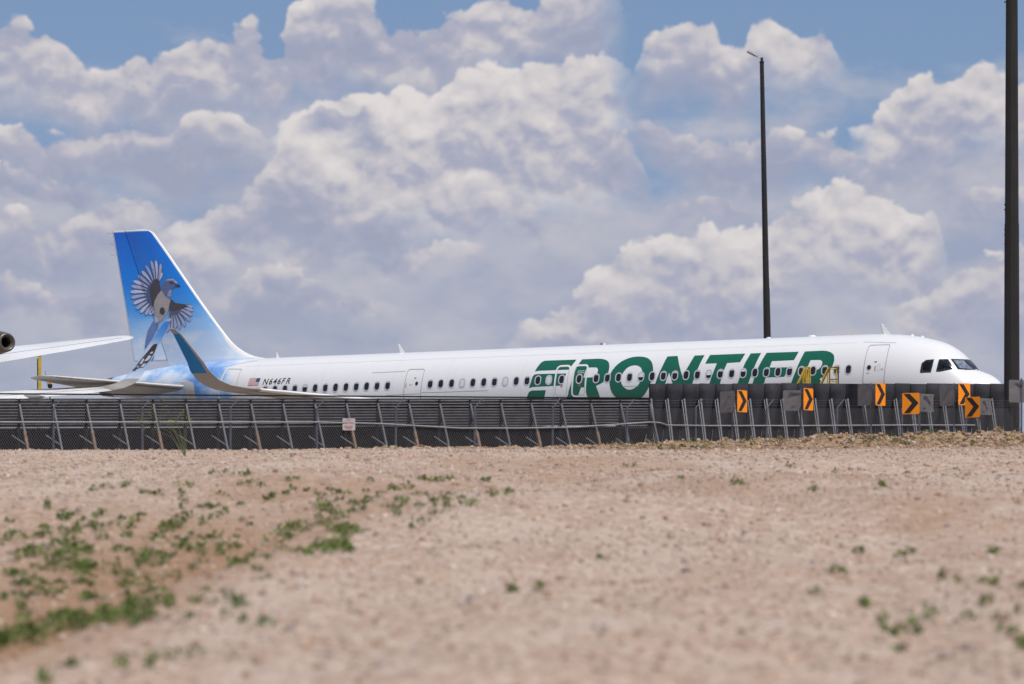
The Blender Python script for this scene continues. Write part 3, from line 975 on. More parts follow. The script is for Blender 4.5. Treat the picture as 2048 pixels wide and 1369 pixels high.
# outlines on the hull side, in metres: (station aft of the nose, height above the apron)
TRACE = {
    'F1': [[(20.805, 4.844), (20.76, 4.987), (20.713, 5.081), (20.664, 5.179), (20.605, 5.253), (20.472, 5.306), (18.943, 5.303), (18.991, 5.19), (19.049, 5.086), (19.11, 4.975), (19.166, 4.871), (20.607, 4.869)]],
    'F2': [[(20.995, 4.136), (20.953, 4.266), (20.922, 4.352), (20.893, 4.49), (20.87, 4.611), (20.803, 4.707), (20.61, 4.725), (19.243, 4.705), (19.272, 4.595), (19.308, 4.458), (19.351, 4.328), (19.399, 4.198), (20.769, 4.174)]],
    'F3': [[(21.105, 3.67), (21.058, 3.822), (20.978, 3.974), (20.841, 4.022), (20.161, 4.019), (20.205, 3.832), (20.253, 3.646), (20.387, 3.227), (21.256, 3.25)]],
    'R': [[(18.67, 5.304), (17.874, 5.305), (17.692, 5.288), (17.54, 5.251), (17.4, 5.193), (17.302, 5.108), (17.227, 4.947), (17.208, 4.772), (17.235, 4.6), (17.288, 4.446), (17.423, 4.262), (17.572, 4.191), (17.743, 4.135), (17.622, 3.859), (17.533, 3.569), (17.469, 3.148), (18.104, 3.166), (18.14, 3.586), (18.203, 3.842), (18.302, 4.083), (18.458, 4.081), (18.574, 3.785), (18.643, 3.601), (18.819, 3.185), (19.343, 3.199), (19.168, 3.615), (19.058, 3.935), (18.97, 4.206), (18.861, 4.686), (18.8, 4.982), (18.737, 5.139)], [(18.306, 4.93), (17.871, 4.926), (17.796, 4.896), (17.744, 4.831), (17.734, 4.737), (17.76, 4.616), (17.858, 4.509), (18.03, 4.497), (18.38, 4.498), (18.355, 4.687)]],
    'O': [[(17.108, 4.286), (17.123, 4.424), (17.112, 4.561), (17.079, 4.691), (17.026, 4.801), (16.943, 4.927), (16.842, 5.04), (16.707, 5.148), (16.563, 5.224), (16.415, 5.283), (16.259, 5.32), (16.093, 5.336), (15.919, 5.334), (15.716, 5.309), (15.541, 5.26), (15.399, 5.191), (15.277, 5.099), (15.178, 4.966), (15.109, 4.807), (15.083, 4.686), (15.08, 4.565), (15.083, 4.394), (15.117, 4.225), (15.191, 4.041), (15.297, 3.858), (15.426, 3.694), (15.581, 3.564), (15.763, 3.462), (15.983, 3.392), (16.254, 3.372), (16.478, 3.422), (16.677, 3.535), (16.822, 3.64), (16.912, 3.737), (16.985, 3.847), (17.042, 3.977), (17.082, 4.132)], [(16.586, 4.373), (16.573, 4.482), (16.537, 4.577), (16.473, 4.703), (16.394, 4.815), (16.297, 4.888), (16.194, 4.93), (16.077, 4.951), (15.969, 4.951), (15.855, 4.926), (15.758, 4.881), (15.683, 4.826), (15.632, 4.755), (15.599, 4.668), (15.587, 4.581), (15.587, 4.427), (15.617, 4.274), (15.685, 4.147), (15.795, 4.042), (15.928, 3.961), (16.062, 3.921), (16.165, 3.918), (16.254, 3.937), (16.362, 3.998), (16.448, 4.079), (16.506, 4.155), (16.542, 4.235)]],
    'N': [[(14.587, 5.287), (14.109, 5.298), (13.989, 5.083), (13.888, 4.877), (13.76, 4.617), (13.636, 4.36), (13.592, 4.496), (13.55, 4.611), (13.416, 4.916), (13.301, 5.283), (12.841, 5.286), (12.902, 5.009), (12.973, 4.737), (13.071, 4.396), (13.167, 4.077), (13.368, 3.568), (13.929, 3.584), (14.103, 4.126), (14.197, 4.366), (14.302, 4.582), (14.369, 4.372), (14.433, 4.136), (14.621, 3.637), (15.115, 3.651), (14.92, 4.124), (14.831, 4.42), (14.753, 4.658), (14.684, 4.863)]],
    'T': [[(12.58, 5.284), (10.942, 5.286), (10.993, 5.102), (11.067, 4.922), (11.657, 4.905), (11.717, 4.696), (11.774, 4.481), (11.86, 4.09), (12.039, 3.565), (12.528, 3.579), (12.358, 4.106), (12.248, 4.46), (12.186, 4.693), (12.136, 4.91), (12.682, 4.91)]],
    'I': [[(10.692, 5.284), (10.207, 5.286), (10.261, 5.048), (10.325, 4.795), (10.451, 4.332), (10.552, 4.051), (10.766, 3.529), (11.259, 3.543), (11.046, 4.066), (10.934, 4.419), (10.82, 4.884), (10.749, 5.083)]],
    'E': [[(9.962, 5.285), (8.482, 5.28), (8.522, 5.098), (8.59, 4.925), (9.586, 4.915), (9.647, 4.646), (8.782, 4.629), (8.844, 4.431), (8.912, 4.241), (9.774, 4.239), (9.823, 4.028), (9.874, 3.818), (9.02, 3.821), (9.198, 3.484), (10.53, 3.522), (10.355, 4.045), (10.245, 4.433), (10.104, 4.86), (10.025, 5.076)]],
    'R2': [[(8.198, 5.281), (7.384, 5.289), (7.18, 5.263), (7.005, 5.209), (6.869, 5.128), (6.787, 5.037), (6.736, 4.855), (6.749, 4.712), (6.792, 4.571), (6.899, 4.344), (7.082, 4.208), (7.31, 4.11), (7.209, 3.914), (7.136, 3.737), (7.039, 3.318), (7.656, 3.336), (7.736, 3.755), (7.851, 4.074), (7.988, 4.078), (8.085, 3.765), (8.276, 3.353), (8.781, 3.368), (8.589, 3.991), (8.424, 4.446), (8.304, 4.872), (8.246, 5.088)], [(7.824, 4.899), (7.396, 4.895), (7.305, 4.856), (7.261, 4.794), (7.257, 4.693), (7.297, 4.587), (7.4, 4.494), (7.573, 4.482), (7.923, 4.483), (7.888, 4.642)]],
    'w1': [[(2.953, 4.273), (2.943, 4.455), (2.938, 4.622), (2.792, 4.755), (2.492, 4.778), (2.494, 4.498), (2.521, 4.242), (2.916, 4.229)]],
    'w2': [[(2.33, 4.27), (2.316, 4.513), (2.316, 4.777), (2.014, 4.785), (1.85, 4.581), (1.711, 4.38), (2.172, 4.268)]],
    'w3': [[(1.93, 4.797), (1.683, 4.792), (1.55, 4.805), (1.354, 4.592), (1.150, 4.37), (1.349, 4.35), (1.576, 4.364), (1.748, 4.583)]],
    'door1': [[(5.393, 5.42), (5.333, 5.443), (4.468, 5.444), (4.393, 5.39), (4.361, 4.79), (4.415, 4.06), (4.43, 3.847), (4.473, 3.474), (5.397, 3.498), (5.361, 3.873), (5.345, 4.35), (5.366, 4.989)]],
    'ex1': [[(19.7, 5.047), (19.226, 5.031), (19.099, 4.939), (19.069, 4.416), (19.116, 3.937), (19.159, 3.751), (19.279, 3.703), (19.649, 3.714), (19.743, 3.819), (19.728, 4.16), (19.724, 4.609), (19.77, 4.961)]],
    'ex2': [[(18.741, 5.04), (18.387, 5.028), (18.259, 4.929), (18.235, 4.562), (18.262, 4.048), (18.304, 3.743), (18.385, 3.671), (18.793, 3.689), (18.904, 3.794), (18.873, 4.203), (18.856, 4.756), (18.834, 4.965)]],
    'line1': [[(5.698, 5.597), (4.257, 5.492)]],
    'line3': [[(26.324, 4.092), (23.006, 4.084)]],
    'flag': [[(35.402, 5.011), (34.814, 4.991), (34.843, 4.678), (35.444, 4.673)]],
    'reg': [[(34.641, 4.695), (33.103, 4.705), (33.171, 4.961), (34.631, 4.961)]],
    'd4': [[(36.864, 5.535), (35.977, 5.489), (35.973, 5.141), (36.095, 4.659), (36.165, 4.138), (37.124, 4.171), (36.98, 4.931), (36.929, 5.298)]],
    'd4in': [[(36.793, 5.431), (36.377, 5.428), (36.125, 5.072), (36.134, 4.733), (36.858, 4.927), (36.823, 5.195)]],
    'd3': [[(27.119, 5.139), (26.468, 5.128), (26.359, 5.053), (26.335, 4.555), (26.362, 4.183), (26.373, 3.867), (27.222, 3.891), (27.219, 4.262), (27.239, 4.962)]],
    'bluedge': [[(36.034, 4.142), (35.904, 4.513), (36.273, 5.042), (36.481, 5.559), (36.592, 5.885), (36.705, 6.146)]],
}


def hull(s, z, e=0.006, side=1):
    """point on the hull's side, lifted by e along the normal"""
    zt, zb, w = prof(s)
    zm, h = (zt + zb) / 2, (zt - zb) / 2
    y = float(side_y(s, z))
    n = Vector((0, y / w ** 2, (z - zm) / h ** 2)).normalized()
    ds = 0.02
    n.x = (float(side_y(s - ds, z)) - float(side_y(s + ds, z))) / (2 * ds) * -1.0 * -1.0 * n.y
    n.normalize()
    p = Vector((s, y, z)) + n * e
    return (p.x, p.y * side, p.z)


def foil(n=14, t=0.11, camber=0.015):
    """closed section: upper side from the trailing edge forward, then the lower side back"""
    xs = [0.5 * (1 + math.cos(math.pi * i / n)) for i in range(n + 1)]
    th = lambda x: 5 * t * (0.2969 * math.sqrt(x) - 0.126 * x - 0.3516 * x * x + 0.2843 * x ** 3 - 0.1015 * x ** 4)
    cm = lambda x: camber * 4 * x * (1 - x)
    up = [(x, cm(x) + th(x)) for x in xs]
    lo = [(x, cm(x) - th(x)) for x in reversed(xs)][1:-1]
    return up + lo


def loft(sections, side=1, n=14):
    """sections: (l, s_le, z_le, chord, roll_deg, incidence_deg, thickness)"""
    V, F, info = [], [], []
    m = None
    for (l, s, z, c, roll, inc, t) in sections:
        pr = foil(n, t)
        m = len(pr)
        r, ic = math.radians(roll), math.radians(inc)
        tv = Vector((0, -math.sin(r), math.cos(r)))
        for (x, y) in pr:
            xx = x * c * math.cos(ic) + y * c * math.sin(ic)
            yy = y * c * math.cos(ic) - x * c * math.sin(ic)
            p = Vector((s + xx, l, z)) + tv * yy
            V.append((p.x, p.y * side, p.z))
    for i in range(len(sections) - 1):
        for j in range(m):
            a, b = i * m + j, i * m + (j + 1) % m
            q = (a, b, b + m, a + m)
            F.append(q if side > 0 else q[::-1])
            info.append((i, j))
    F.append(tuple(range(m))[::-1] if side > 0 else tuple(range(m)))
    info.append((0, -1))
    k = (len(sections) - 1) * m
    F.append(tuple(k + j for j in range(m)) if side > 0 else tuple(k + j for j in reversed(range(m))))
    info.append((len(sections) - 2, -1))
    return V, F, info, m


# fin outline
FIN_LE = pchip([5.3, 6.0, 6.06, 6.18, 6.45, 6.77, 7.28, 11.72, 11.86, 11.97, 12.03, 12.06], [35.6, 35.6, 35.95, 36.40, 36.95, 37.38, 37.86, 41.50, 41.62, 41.78, 41.98, 42.25])
FIN_TE = lambda z: 42.54 + (z - 6.27) * (43.84 - 42.54) / (12.05 - 6.27)
FIN_HG = lambda z: 40.76 + (z - 6.01) * (43.17 - 40.76) / (12.0 - 6.01)
RUD = math.tan(math.radians(10.0))


def fin_half(s, z):
    le, te = float(FIN_LE(z)), float(FIN_TE(z))
    c = te - le
    x = min(max((s - le) / c, 0.0), 1.0)
    return 0.115 * c * math.sqrt(x) * (1 - x) * 1.0 + 0.012


def fin_pt(s, z, e=0.0, side=1):
    """point on the fin or on the slightly deflected rudder"""
    y = side * (fin_half(s, z) + e)
    hg = FIN_HG(z)
    if s > hg:
        y += (s - hg) * RUD
    return (s, y, z)


def build_fin(par, wicks=True):
    zs = [5.3, 5.7, 6.0, 6.06, 6.12, 6.2, 6.35, 6.5, 6.7, 6.9, 7.2] + [7.5 + i * 0.3 for i in range(14)] + [11.6, 11.72, 11.8, 11.88, 11.94, 11.98]
    cap = [11.98, 12.0, 12.02, 12.04, 12.055]

    def sheet(name, f0, f1, rows, n, material, parent, nose=False, tip=False):
        V, F = [], []
        ring = 2 * (n + 1)
        for z in rows:
            a, b = f0(z), f1(z)
            for side in (1, -1):
                rng_ = range(n + 1) if side > 0 else range(n, -1, -1)
                for i in rng_:
                    s = a + (b - a) * (i / n) ** (1.6 if nose else 1.0)
                    V.append(fin_pt(s, z, 0.0, side))
        for r in range(len(rows) - 1):
            for j in range(ring):
                if (j == n and not tip) or (j == ring - 1 and not nose):
                    continue                      # open where the next piece of the fin joins on
                q = (r * ring + j, r * ring + (j + 1) % ring, (r + 1) * ring + (j + 1) % ring, (r + 1) * ring + j)
                F.append(q)
        F.append(tuple(range(ring))[::-1])
        F.append(tuple((len(rows) - 1) * ring + j for j in range(ring)))
        return mk(name, V, F, material, parent, True)
    strip = lambda z: float(FIN_LE(z)) + (0.10 if z > 7.2 else 0.10 + (7.2 - z) * 0.30)
    fin = sheet('fin', strip, lambda z: FIN_HG(z) - 0.012, zs, 14, 'fin_paint', par)
    fin['label'] = 'tail fin printed with a blue sky fading to pale cloud'
    sheet('leading_edge', lambda z: float(FIN_LE(z)), strip, zs, 6, 'slat_white', fin, nose=True)
    sheet('fin_cap', lambda z: float(FIN_LE(z)), lambda z: FIN_HG(z) - 0.012, cap, 12, 'frame_white', fin, nose=True)
    rz = [6.05] + [z for z in zs if z > 6.1]
    rud = sheet('rudder', lambda z: FIN_HG(z) + 0.012, lambda z: FIN_TE(z) - 0.05, rz, 8, 'fin_paint', par)
    sheet('trailing_strip', lambda z: FIN_TE(z) - 0.05, FIN_TE, rz + cap[1:], 1, 'frame_white', rud, tip=True)
    sheet('rudder_cap', lambda z: FIN_HG(z) + 0.012, lambda z: FIN_TE(z) - 0.05, cap, 6, 'frame_white', rud)
    for z in ((11.95, 11.45, 10.95) if wicks else ()):
        w = MB()
        p = Vector(fin_pt(FIN_TE(z), z))
        w.tube([p, p + Vector((0.28, 0.02, 0.0))], 0.006, 4)
        w.build('static_wick', 'dark_seam', rud)
    return fin


def wing_secs(kind):
    if kind == 'laden':
        w = [(1.6, 17.45, 2.62, 6.3, 0, 4, .14), (6.4, 19.95, 2.86, 3.95, 0, 3, .12), (11, 22.35, 3.13, 2.75, 0, 2, .11), (15.5, 24.75, 3.40, 1.85, 0, 1.5, .10), (16.3, 25.2, 3.45, 1.72, 0, 1.5, .10)]
        t = [(16.3, 25.2, 3.45, 1.72, 0, 1.5, .10), (16.6, 25.75, 3.52, 1.50, 10, 1, .09), (16.85, 26.3, 3.63, 1.22, 25, 0, .085), (17.1, 26.72, 3.85, 1.04, 45, 0, .08), (17.3, 26.95, 4.13, .95, 62, 0, .08), (17.38, 27.03, 4.25, .91, 66, 0, .08),
             (17.47, 27.2, 4.56, .80, 72, 0, .08), (17.7, 27.83, 5.37, .50, 74, 0, .08), (17.79, 28.08, 5.70, .385, 74, 0, .08), (17.84, 28.28, 5.86, .30, 74, 0, .08), (17.87, 28.45, 5.95, .17, 74, 0, .08)]
    else:
        w = [(1.6, 17.45, 2.62, 6.3, 0, 4, .14), (6.4, 19.95, 3.55, 4.0, 0, 6, .12), (11, 22.35, 4.22, 2.9, 0, 7, .11), (15.5, 24.75, 4.60, 2.0, 0, 7, .10), (16.3, 25.2, 4.66, 1.82, 0, 6, .10)]
        t = [(16.3, 25.2, 4.66, 1.82, 0, 6, .10), (16.65, 25.7, 4.70, 1.72, 12, 4, .09), (16.95, 26.15, 4.80, 1.58, 28, 2, .085), (17.2, 26.5, 4.98, 1.36, 45, 0, .08), (17.4, 26.8, 5.35, 1.24, 60, 0, .08),
             (17.55, 27.1, 5.75, 1.12, 68, 0, .08), (17.70, 27.45, 6.2, .98, 72, 0, .08), (17.88, 27.9, 6.8, .80, 72, 0, .08), (18.02, 28.3, 7.3, .62, 72, 0, .08), (18.08, 28.5, 7.5, .50, 72, 0, .08), (18.12, 28.7, 7.62, .30, 72, 0, .08)]
    return w, t


def build_wing(par, kind, side, face):
    w, t = wing_secs(kind)
    V, F, info, m = loft(w, side)
    half = m // 2
    # the slats along the leading edge are paler than the wing box
    fm = [1 if (j >= 0 and abs(j + 0.5 - half) < 3.0) else 0 for (i, j) in info]
    wing = mk('wing', V, F, None, par, True, mats=['wing_grey' if kind == 'laden' else 'slat_white', 'slat_white'], fmat=fm)
    V, F, info, m = loft(t, side)
    fm = []
    for (i, j) in info:
        outer = j >= half
        aft = (j >= half + 4) if outer else (0 <= j < half - 3)
        if face == 'teal' and outer and aft and 4 < i + 0.5 < 8:
            fm.append(1)
        elif face == 'sky' and (not outer) and 0 <= j < half - 2 and 3 <= i < 9:
            fm.append(2)
        else:
            fm.append(0)
    mk('sharklet', V, F, None, wing, True, mats=['wing_grey', 'teal', 'sharklet_paint'], fmat=fm)
    # control surfaces and slats as thin raised panels with dark gaps
    gap = MB()
    secs = w[1:]
    for frac in (0.16, 0.72):
        pts = []
        for (l, s, z, c, roll, inc, th) in secs:
            yv = foil(14, th)
            for up in (1, -1):
                pass
            tt = 5 * th * (0.2969 * math.sqrt(frac) - 0.126 * frac - 0.3516 * frac ** 2 + 0.2843 * frac ** 3 - 0.1015 * frac ** 4) * c
            ic = math.radians(inc)
            base = Vector((s + frac * c, l * side, z - frac * c * math.sin(ic) + 0.015 * 4 * frac * (1 - frac) * c))
            pts.append((base, tt))
        for up in (1, -1):
            for (a, ta), (b, tb) in zip(pts[:-1], pts[1:]):
                gap.beam(a + Vector((0, 0, up * (ta + .001))), b + Vector((0, 0, up * (tb + .001))), 0.035, 0.012)
    gap.build('panel_gap', 'dark_seam', wing)
    # flap track fairings under the wing
    for l in (7.2, 10.0, 12.9):
        i = next(k for k in range(len(w) - 1) if w[k][0] <= l <= w[k + 1][0])
        f = (l - w[i][0]) / (w[i + 1][0] - w[i][0])
        s, z, c = [w[i][q] + (w[i + 1][q] - w[i][q]) * f for q in (1, 2, 3)]
        fb = MB()
        fb.lathe([(0.01, 0), (.10, .15), (.17, .6), (.18, 1.1), (.12, 1.8), (.01, 2.4)], (s + c * .45, l * side, z - .22 - c * 0.03), 'X', 10)
        fb.build('flap_fairing', 'wing_grey', wing, True)
    for l, f in ((12.5, .2), (13.6, .5), (14.6, .8), (15.6, 1.0)):
        i = next(k for k in range(len(w) - 1) if w[k][0] <= l <= w[k + 1][0])
        g = (l - w[i][0]) / (w[i + 1][0] - w[i][0])
        s, z, c, inc = [w[i][q] + (w[i + 1][q] - w[i][q]) * g for q in (1, 2, 3, 5)]
        p = Vector((s + c - 0.02, l * side, z - c * math.sin(math.radians(inc))))
        wk = MB()
        wk.tube([p, p + Vector((0.20, 0, -0.02))], 0.008, 4)
        wk.build('static_wick', 'dark_seam', wing)
    return wing


def build_tailplane(par, side, flex=0.0, inc=5):
    secs = [(0.55, 38.42, 4.72, 3.75, 0, 5, .10), (3.4, 40.75, 4.92, 2.45, 0, 5, .10), (5.85, 42.76, 5.10, 1.28, 0, 5, .09), (6.08, 43.0, 5.115, 1.05, 0, 5, .085), (6.2, 43.35, 5.12, .65, 0, 5, .07)]
    secs = [(l, s, z + flex * (l - .55) / 5.6, c, r, inc, th) for (l, s, z, c, r, _, th) in secs]
    V, F, info, m = loft(secs, side)
    half = m // 2
    fm = [1 if (j >= 0 and abs(j + .5 - half) < 1.3) else 0 for (i, j) in info]
    st = mk('tailplane', V, F, None, par, True, mats=['wing_grey' if inc == 5 else 'white_paint', 'slat_white'], fmat=fm)
    g = MB()
    for (fr, up) in ((0.70, -1), (0.70, 1)):
        a, b = secs[0], secs[2]
        pp = []
        for (l, s, z, c, r, inc, th) in (a, b):
            tt = 5 * th * (0.2969 * math.sqrt(fr) - 0.126 * fr - 0.3516 * fr ** 2 + 0.2843 * fr ** 3 - 0.1015 * fr ** 4) * c
            pp.append(Vector((s + fr * c, l * side, z - fr * c * math.sin(math.radians(inc)) + 0.0126 * c + up * (tt + .002))))
        g.beam(pp[0], pp[1], 0.014, 0.012)
    g.build('elevator_gap', 'dark_seam', st)
    # dark band along the leading edge joint, as on the real one
    d = MB()
    for (a, b) in ((secs[0], secs[1]), (secs[1], secs[2])):
        fr = 0.07
        pp = []
        for (l, s, z, c, r, inc, th) in (a, b):
            tt = 5 * th * (0.2969 * math.sqrt(fr) - 0.126 * fr - 0.3516 * fr ** 2) * c
            pp.append(Vector((s + fr * c, l * side, z - fr * c * .087 - tt + 0.004)))
        d.beam(pp[0], pp[1], 0.05, 0.016)
    d.build('edge_joint', 'rust_steel', st)
    return st


def build_gear(par):
    for (s, l, r, h) in ((5.07, 0, .39, 2.2), (21.98, 3.8, .57, 2.9), (21.98, -3.8, .57, 2.9)):
        g = MB()
        g.tube([(s, l, r), (s, l, h)], [0.09, 0.13], 10)
        g.tube([(s, l, r + .6), (s - 1.0, l, h)], 0.06, 8)
        leg = g.build('landing_gear', 'grey_paint', par)
        for dl in (-.3, .3):
            w = MB()
            w.lathe([(.02, -.16), (r * .55, -.17), (r * .95, -.15), (r, -.08), (r, .08), (r * .95, .15), (r * .55, .17), (.02, .16)], (s, l + dl, r), 'Y', 24)
            w.build('wheel', 'tyre', leg, True)


def build_engines(par):
    for sd_ in (1, -1):
        e = MB()
        e.lathe([(.86, .45), (.93, .12), (1.0, 0), (1.07, .08), (1.16, .5), (1.2, 1.2), (1.17, 2.2), (1.02, 3.2), (.88, 3.6), (.84, 3.55)], (14.3, 5.75 * sd_, 1.58), 'X', 40)
        eng = e.build('engine', 'white_paint', par, True)
        f = MB()
        f.lathe([(.02, .5), (.15, .62), (.25, .9), (.86, .95), (.88, .4)], (14.3, 5.75 * sd_, 1.58), 'X', 28)
        f.build('fan', 'steel_dark', eng, True)
        f = MB()
        f.lathe([(.62, 3.3), (.55, 3.9), (.42, 4.3), (.3, 4.35), (.05, 4.8)], (14.3, 5.75 * sd_, 1.58), 'X', 28)
        f.build('exhaust_nozzle', 'apu_metal', eng, True)
        p = MB()
        p.beam((16.0, 5.75 * sd_, 2.62), (19.9, 5.75 * sd_, 2.72), 0.35, 0.5)
        p.build('pylon', 'grey_paint', eng)


def inside(pt, poly):
    x, y = pt
    c = False
    for i in range(len(poly)):
        (x0, y0), (x1, y1) = poly[i - 1], poly[i]
        if (y0 > y) != (y1 > y) and x < (x1 - x0) * (y - y0) / (y1 - y0) + x0:
            c = not c
    return c


CUT = [offset_poly([tuple(q) for q in TRACE[k_][0]], -0.045) for k_ in ('w1', 'w2', 'w3')]
CUT_IN = [offset_poly([tuple(q) for q in TRACE[k_][0]], 0.02) for k_ in ('w1', 'w2', 'w3')]


def in_window(vs, polys):
    s = sum(v[0] for v in vs) / len(vs)
    z = sum(v[2] for v in vs) / len(vs)
    if not (1.0 < s < 3.1 and 4.1 < z < 4.95):
        return False
    if abs(sum(v[1] for v in vs) / len(vs)) < 0.05:
        return False
    return any(inside((s, z), p) for p in polys)


def build_hull(par):
    ss = np.concatenate([np.array([0.0, .004, .012, .03, .06, .1, .15, .22, .3, .4, .5]), np.arange(.6, 3.6, .03), np.arange(3.6, 6.6, .1), np.arange(7, 28.1, 1.0), np.arange(28.5, 43.76, .35), [43.75]])
    n = 128
    ph = np.linspace(0, 2 * np.pi, n, endpoint=False)
    V = []
    for s in ss:
        zt, zb, w = ZT(s), ZB(s), WD(s)
        if s == 0:
            w = 0.004
            zt, zb = 3.324, 3.316
        for a in ph:
            V.append((s, w * math.cos(a), (zt + zb) / 2 + (zt - zb) / 2 * math.sin(a)))
    F = []
    for i in range(len(ss) - 1):
        for j in range(n):
            F.append((i * n + j, i * n + (j + 1) % n, (i + 1) * n + (j + 1) % n, (i + 1) * n + j))
    F.append(tuple(range(n))[::-1])
    F = [f for f in F if len(f) != 4 or not in_window([V[i] for i in f], CUT)]
    h = mk('fuselage', V, F, 'hull_paint', par, True)
    # dark cockpit lining, added to keep the inside from looking sunlit; same openings
    LV, LF = [], []
    ls = [s for s in ss if 0.85 < s < 3.5]
    for s in ls:
        zt, zb, w = ZT(s), ZB(s), WD(s)
        zm = (zt + zb) / 2
        for a in ph:
            LV.append((s, w * math.cos(a) * .975 - .0, zm + (zt - zb) / 2 * math.sin(a) * .98))
    for i in range(len(ls) - 1):
        for j in range(n):
            LF.append((i * n + j, i * n + (j + 1) % n, (i + 1) * n + (j + 1) % n, (i + 1) * n + j))
    LF = [f for f in LF if not in_window([LV[i] for i in f], CUT_IN)]
    LF.append(tuple((len(ls) - 1) * n + j for j in range(n)))
    LF.append(tuple(range(n)))
    mk('cockpit_lining', LV, LF, 'cockpit_dark', h, True)
    b = MB()
    b.box((1.75, 0, 4.15), (.6, 1.7, .10))
    b.build('glare_shield', 'cockpit_dark', h)
    for sy in (-.53, .53):
        b = MB()
        b.box((2.55, sy, 4.0), (.14, .46, .9))
        b.box((2.58, sy, 4.55), (.10, .26, .2))
        b.build('pilot_seat', 'seat_cloth', h)
    # metal exhaust cone of the auxiliary power unit
    V, F = [], []
    rings_ = [(43.70, 1.006), (43.78, 1.012), (44.1, 1.012), (44.42, 1.0), (44.48, .96), (44.5, .88), (44.5, .74), (44.44, .72), (44.42, .56), (44.30, .52), (43.9, .50)]
    n = 40
    for (s, k_) in rings_:
        zt, zb, w = float(ZT(s)), float(ZB(s)), float(WD(s))
        for j in range(n):
            a = 2 * math.pi * j / n
            V.append((s, w * k_ * math.cos(a), (zt + zb) / 2 + (zt - zb) / 2 * k_ * math.sin(a)))
    for i in range(len(rings_) - 1):
        for j in range(n):
            F.append((i * n + j, i * n + (j + 1) % n, (i + 1) * n + (j + 1) % n, (i + 1) * n + j))
    cone = mk('exhaust_cone', V, F, 'apu_metal', par, True)
    mk('exhaust_hole', [(43.92, .40 * math.cos(t) * .52, 4.92 + .38 * .55 * math.sin(t)) for t in [2 * math.pi * j / 24 for j in range(24)]], [tuple(range(24))], 'black', cone)
    b = MB()
    b.lathe([(.02, 0), (.6, .5), (1.05, 2), (1.15, 5), (1.1, 9), (.7, 11.4), (.02, 12.2)], (16.2, 0, 2.25), 'X', 24)
    for i, v in enumerate(b.v):
        b.v[i] = (v[0], v[1] * 1.75, 2.25 + (v[2] - 2.25) * .78)
    b.build('belly_fairing', 'wing_grey', par, True)
    return h


def decal(name, polys, material, par, e=0.006, dv=0.06, du=0.25, side=1, label=None):
    V, F = surf_fill(polys, lambda u, v: hull(u, v, e, side), dv, du)
    return mk(name, V, F, material, par, False, label)


def airliner_common(par, kind, face):
    build_hull(par)
    fin = build_fin(par, kind == 'laden')
    for sd_ in (1, -1):
        build_wing(par, kind, sd_, face)
        build_tailplane(par, sd_, *((0.0, 5) if kind == 'laden' else (0.40, 8)))
    build_gear(par)
    build_engines(par)
    return fin


# ------------------------------------------------------------------ the airliner in front
TH = math.radians(29.75)
jet = thing('airliner', 'long white twin-engine airliner with green lettering and a bird on its blue tail', 'airplane', (19.92, 174.21, 0.0), math.pi - TH, 'airliners parked behind the blast fences')
airliner_common(jet, 'laden', 'teal')

# big green lettering: the F is three stripes
for ch, keys in (('F', ('F1', 'F2', 'F3')), ('R', ('R',)), ('O', ('O',)), ('N', ('N',)), ('T', ('T',)), ('I', ('I',)), ('E', ('E',)), ('R', ('R2',))):
    VV, FF = [], []
    for k_ in keys:
        V, F = surf_fill([[tuple(q) for q in p] for p in TRACE[k_]], lambda u, v: hull(u, v, 0.005), 0.05, 0.4)
        b = len(VV)
        VV += V
        FF += [tuple(i + b for i in f) for f in F]
    mk('letter', VV, FF, 'green_letter', jet, label='green letter ' + ch + ' painted on the fuselage side')

# cabin windows
WST = [6.03, 6.56, 7.1, 7.63, 8.16, 8.7, 9.23, 9.76, 10.29, 10.83, 11.36, 11.89, 12.43, 12.96, 13.49, 14.02, 14.56, 15.09, 15.62, 16.16, 16.69, 17.22, 17.76, 18.58, 19.43, 20.05, 20.58, 21.11, 21.64, 22.18, 22.71, 23.24, 23.78, 24.31, 24.84, 25.38, 25.91, 28.06, 28.6, 29.13, 29.66, 30.19, 30.73, 31.26, 31.79, 32.33, 32.86, 33.39, 33.93, 34.46]
SHADE = {20.05: 1.0, 22.18: 1.0, 24.31: 1.0, 15.62: .55, 12.43: .6, 10.83: .3, 14.02: .2, 11.89: .18, 27.5: 0, 32.33: .3, 8.7: .15}
for s in WST:
    zc = 4.45
    pane = rrect(s, zc, 0.235, 0.345, 0.115)
    w_ = decal('cabin_window', [pane], 'dark_glass', jet, 0.008, 0.06, 0.1)
    decal('window_frame', [offset_poly(pane, 0.042), offset_poly(pane, -0.004)], 'frame_grey', w_, 0.011, 0.03, 0.05)
    f = SHADE.get(s, 0.10 if (hash(round(s * 100)) % 5) < 3 else 0.0)
    if f > 0.05:
        top, bot = zc + .165, zc - .165
        lo = top - (top - bot) * f
        half = []
        for (u, v) in offset_poly(pane, -0.012):
            half.append((u, max(v, lo)))
        decal('window_shade', [half], 'shade_white' if f > .25 else 'frame_grey', w_, 0.0095, 0.06, 0.1)


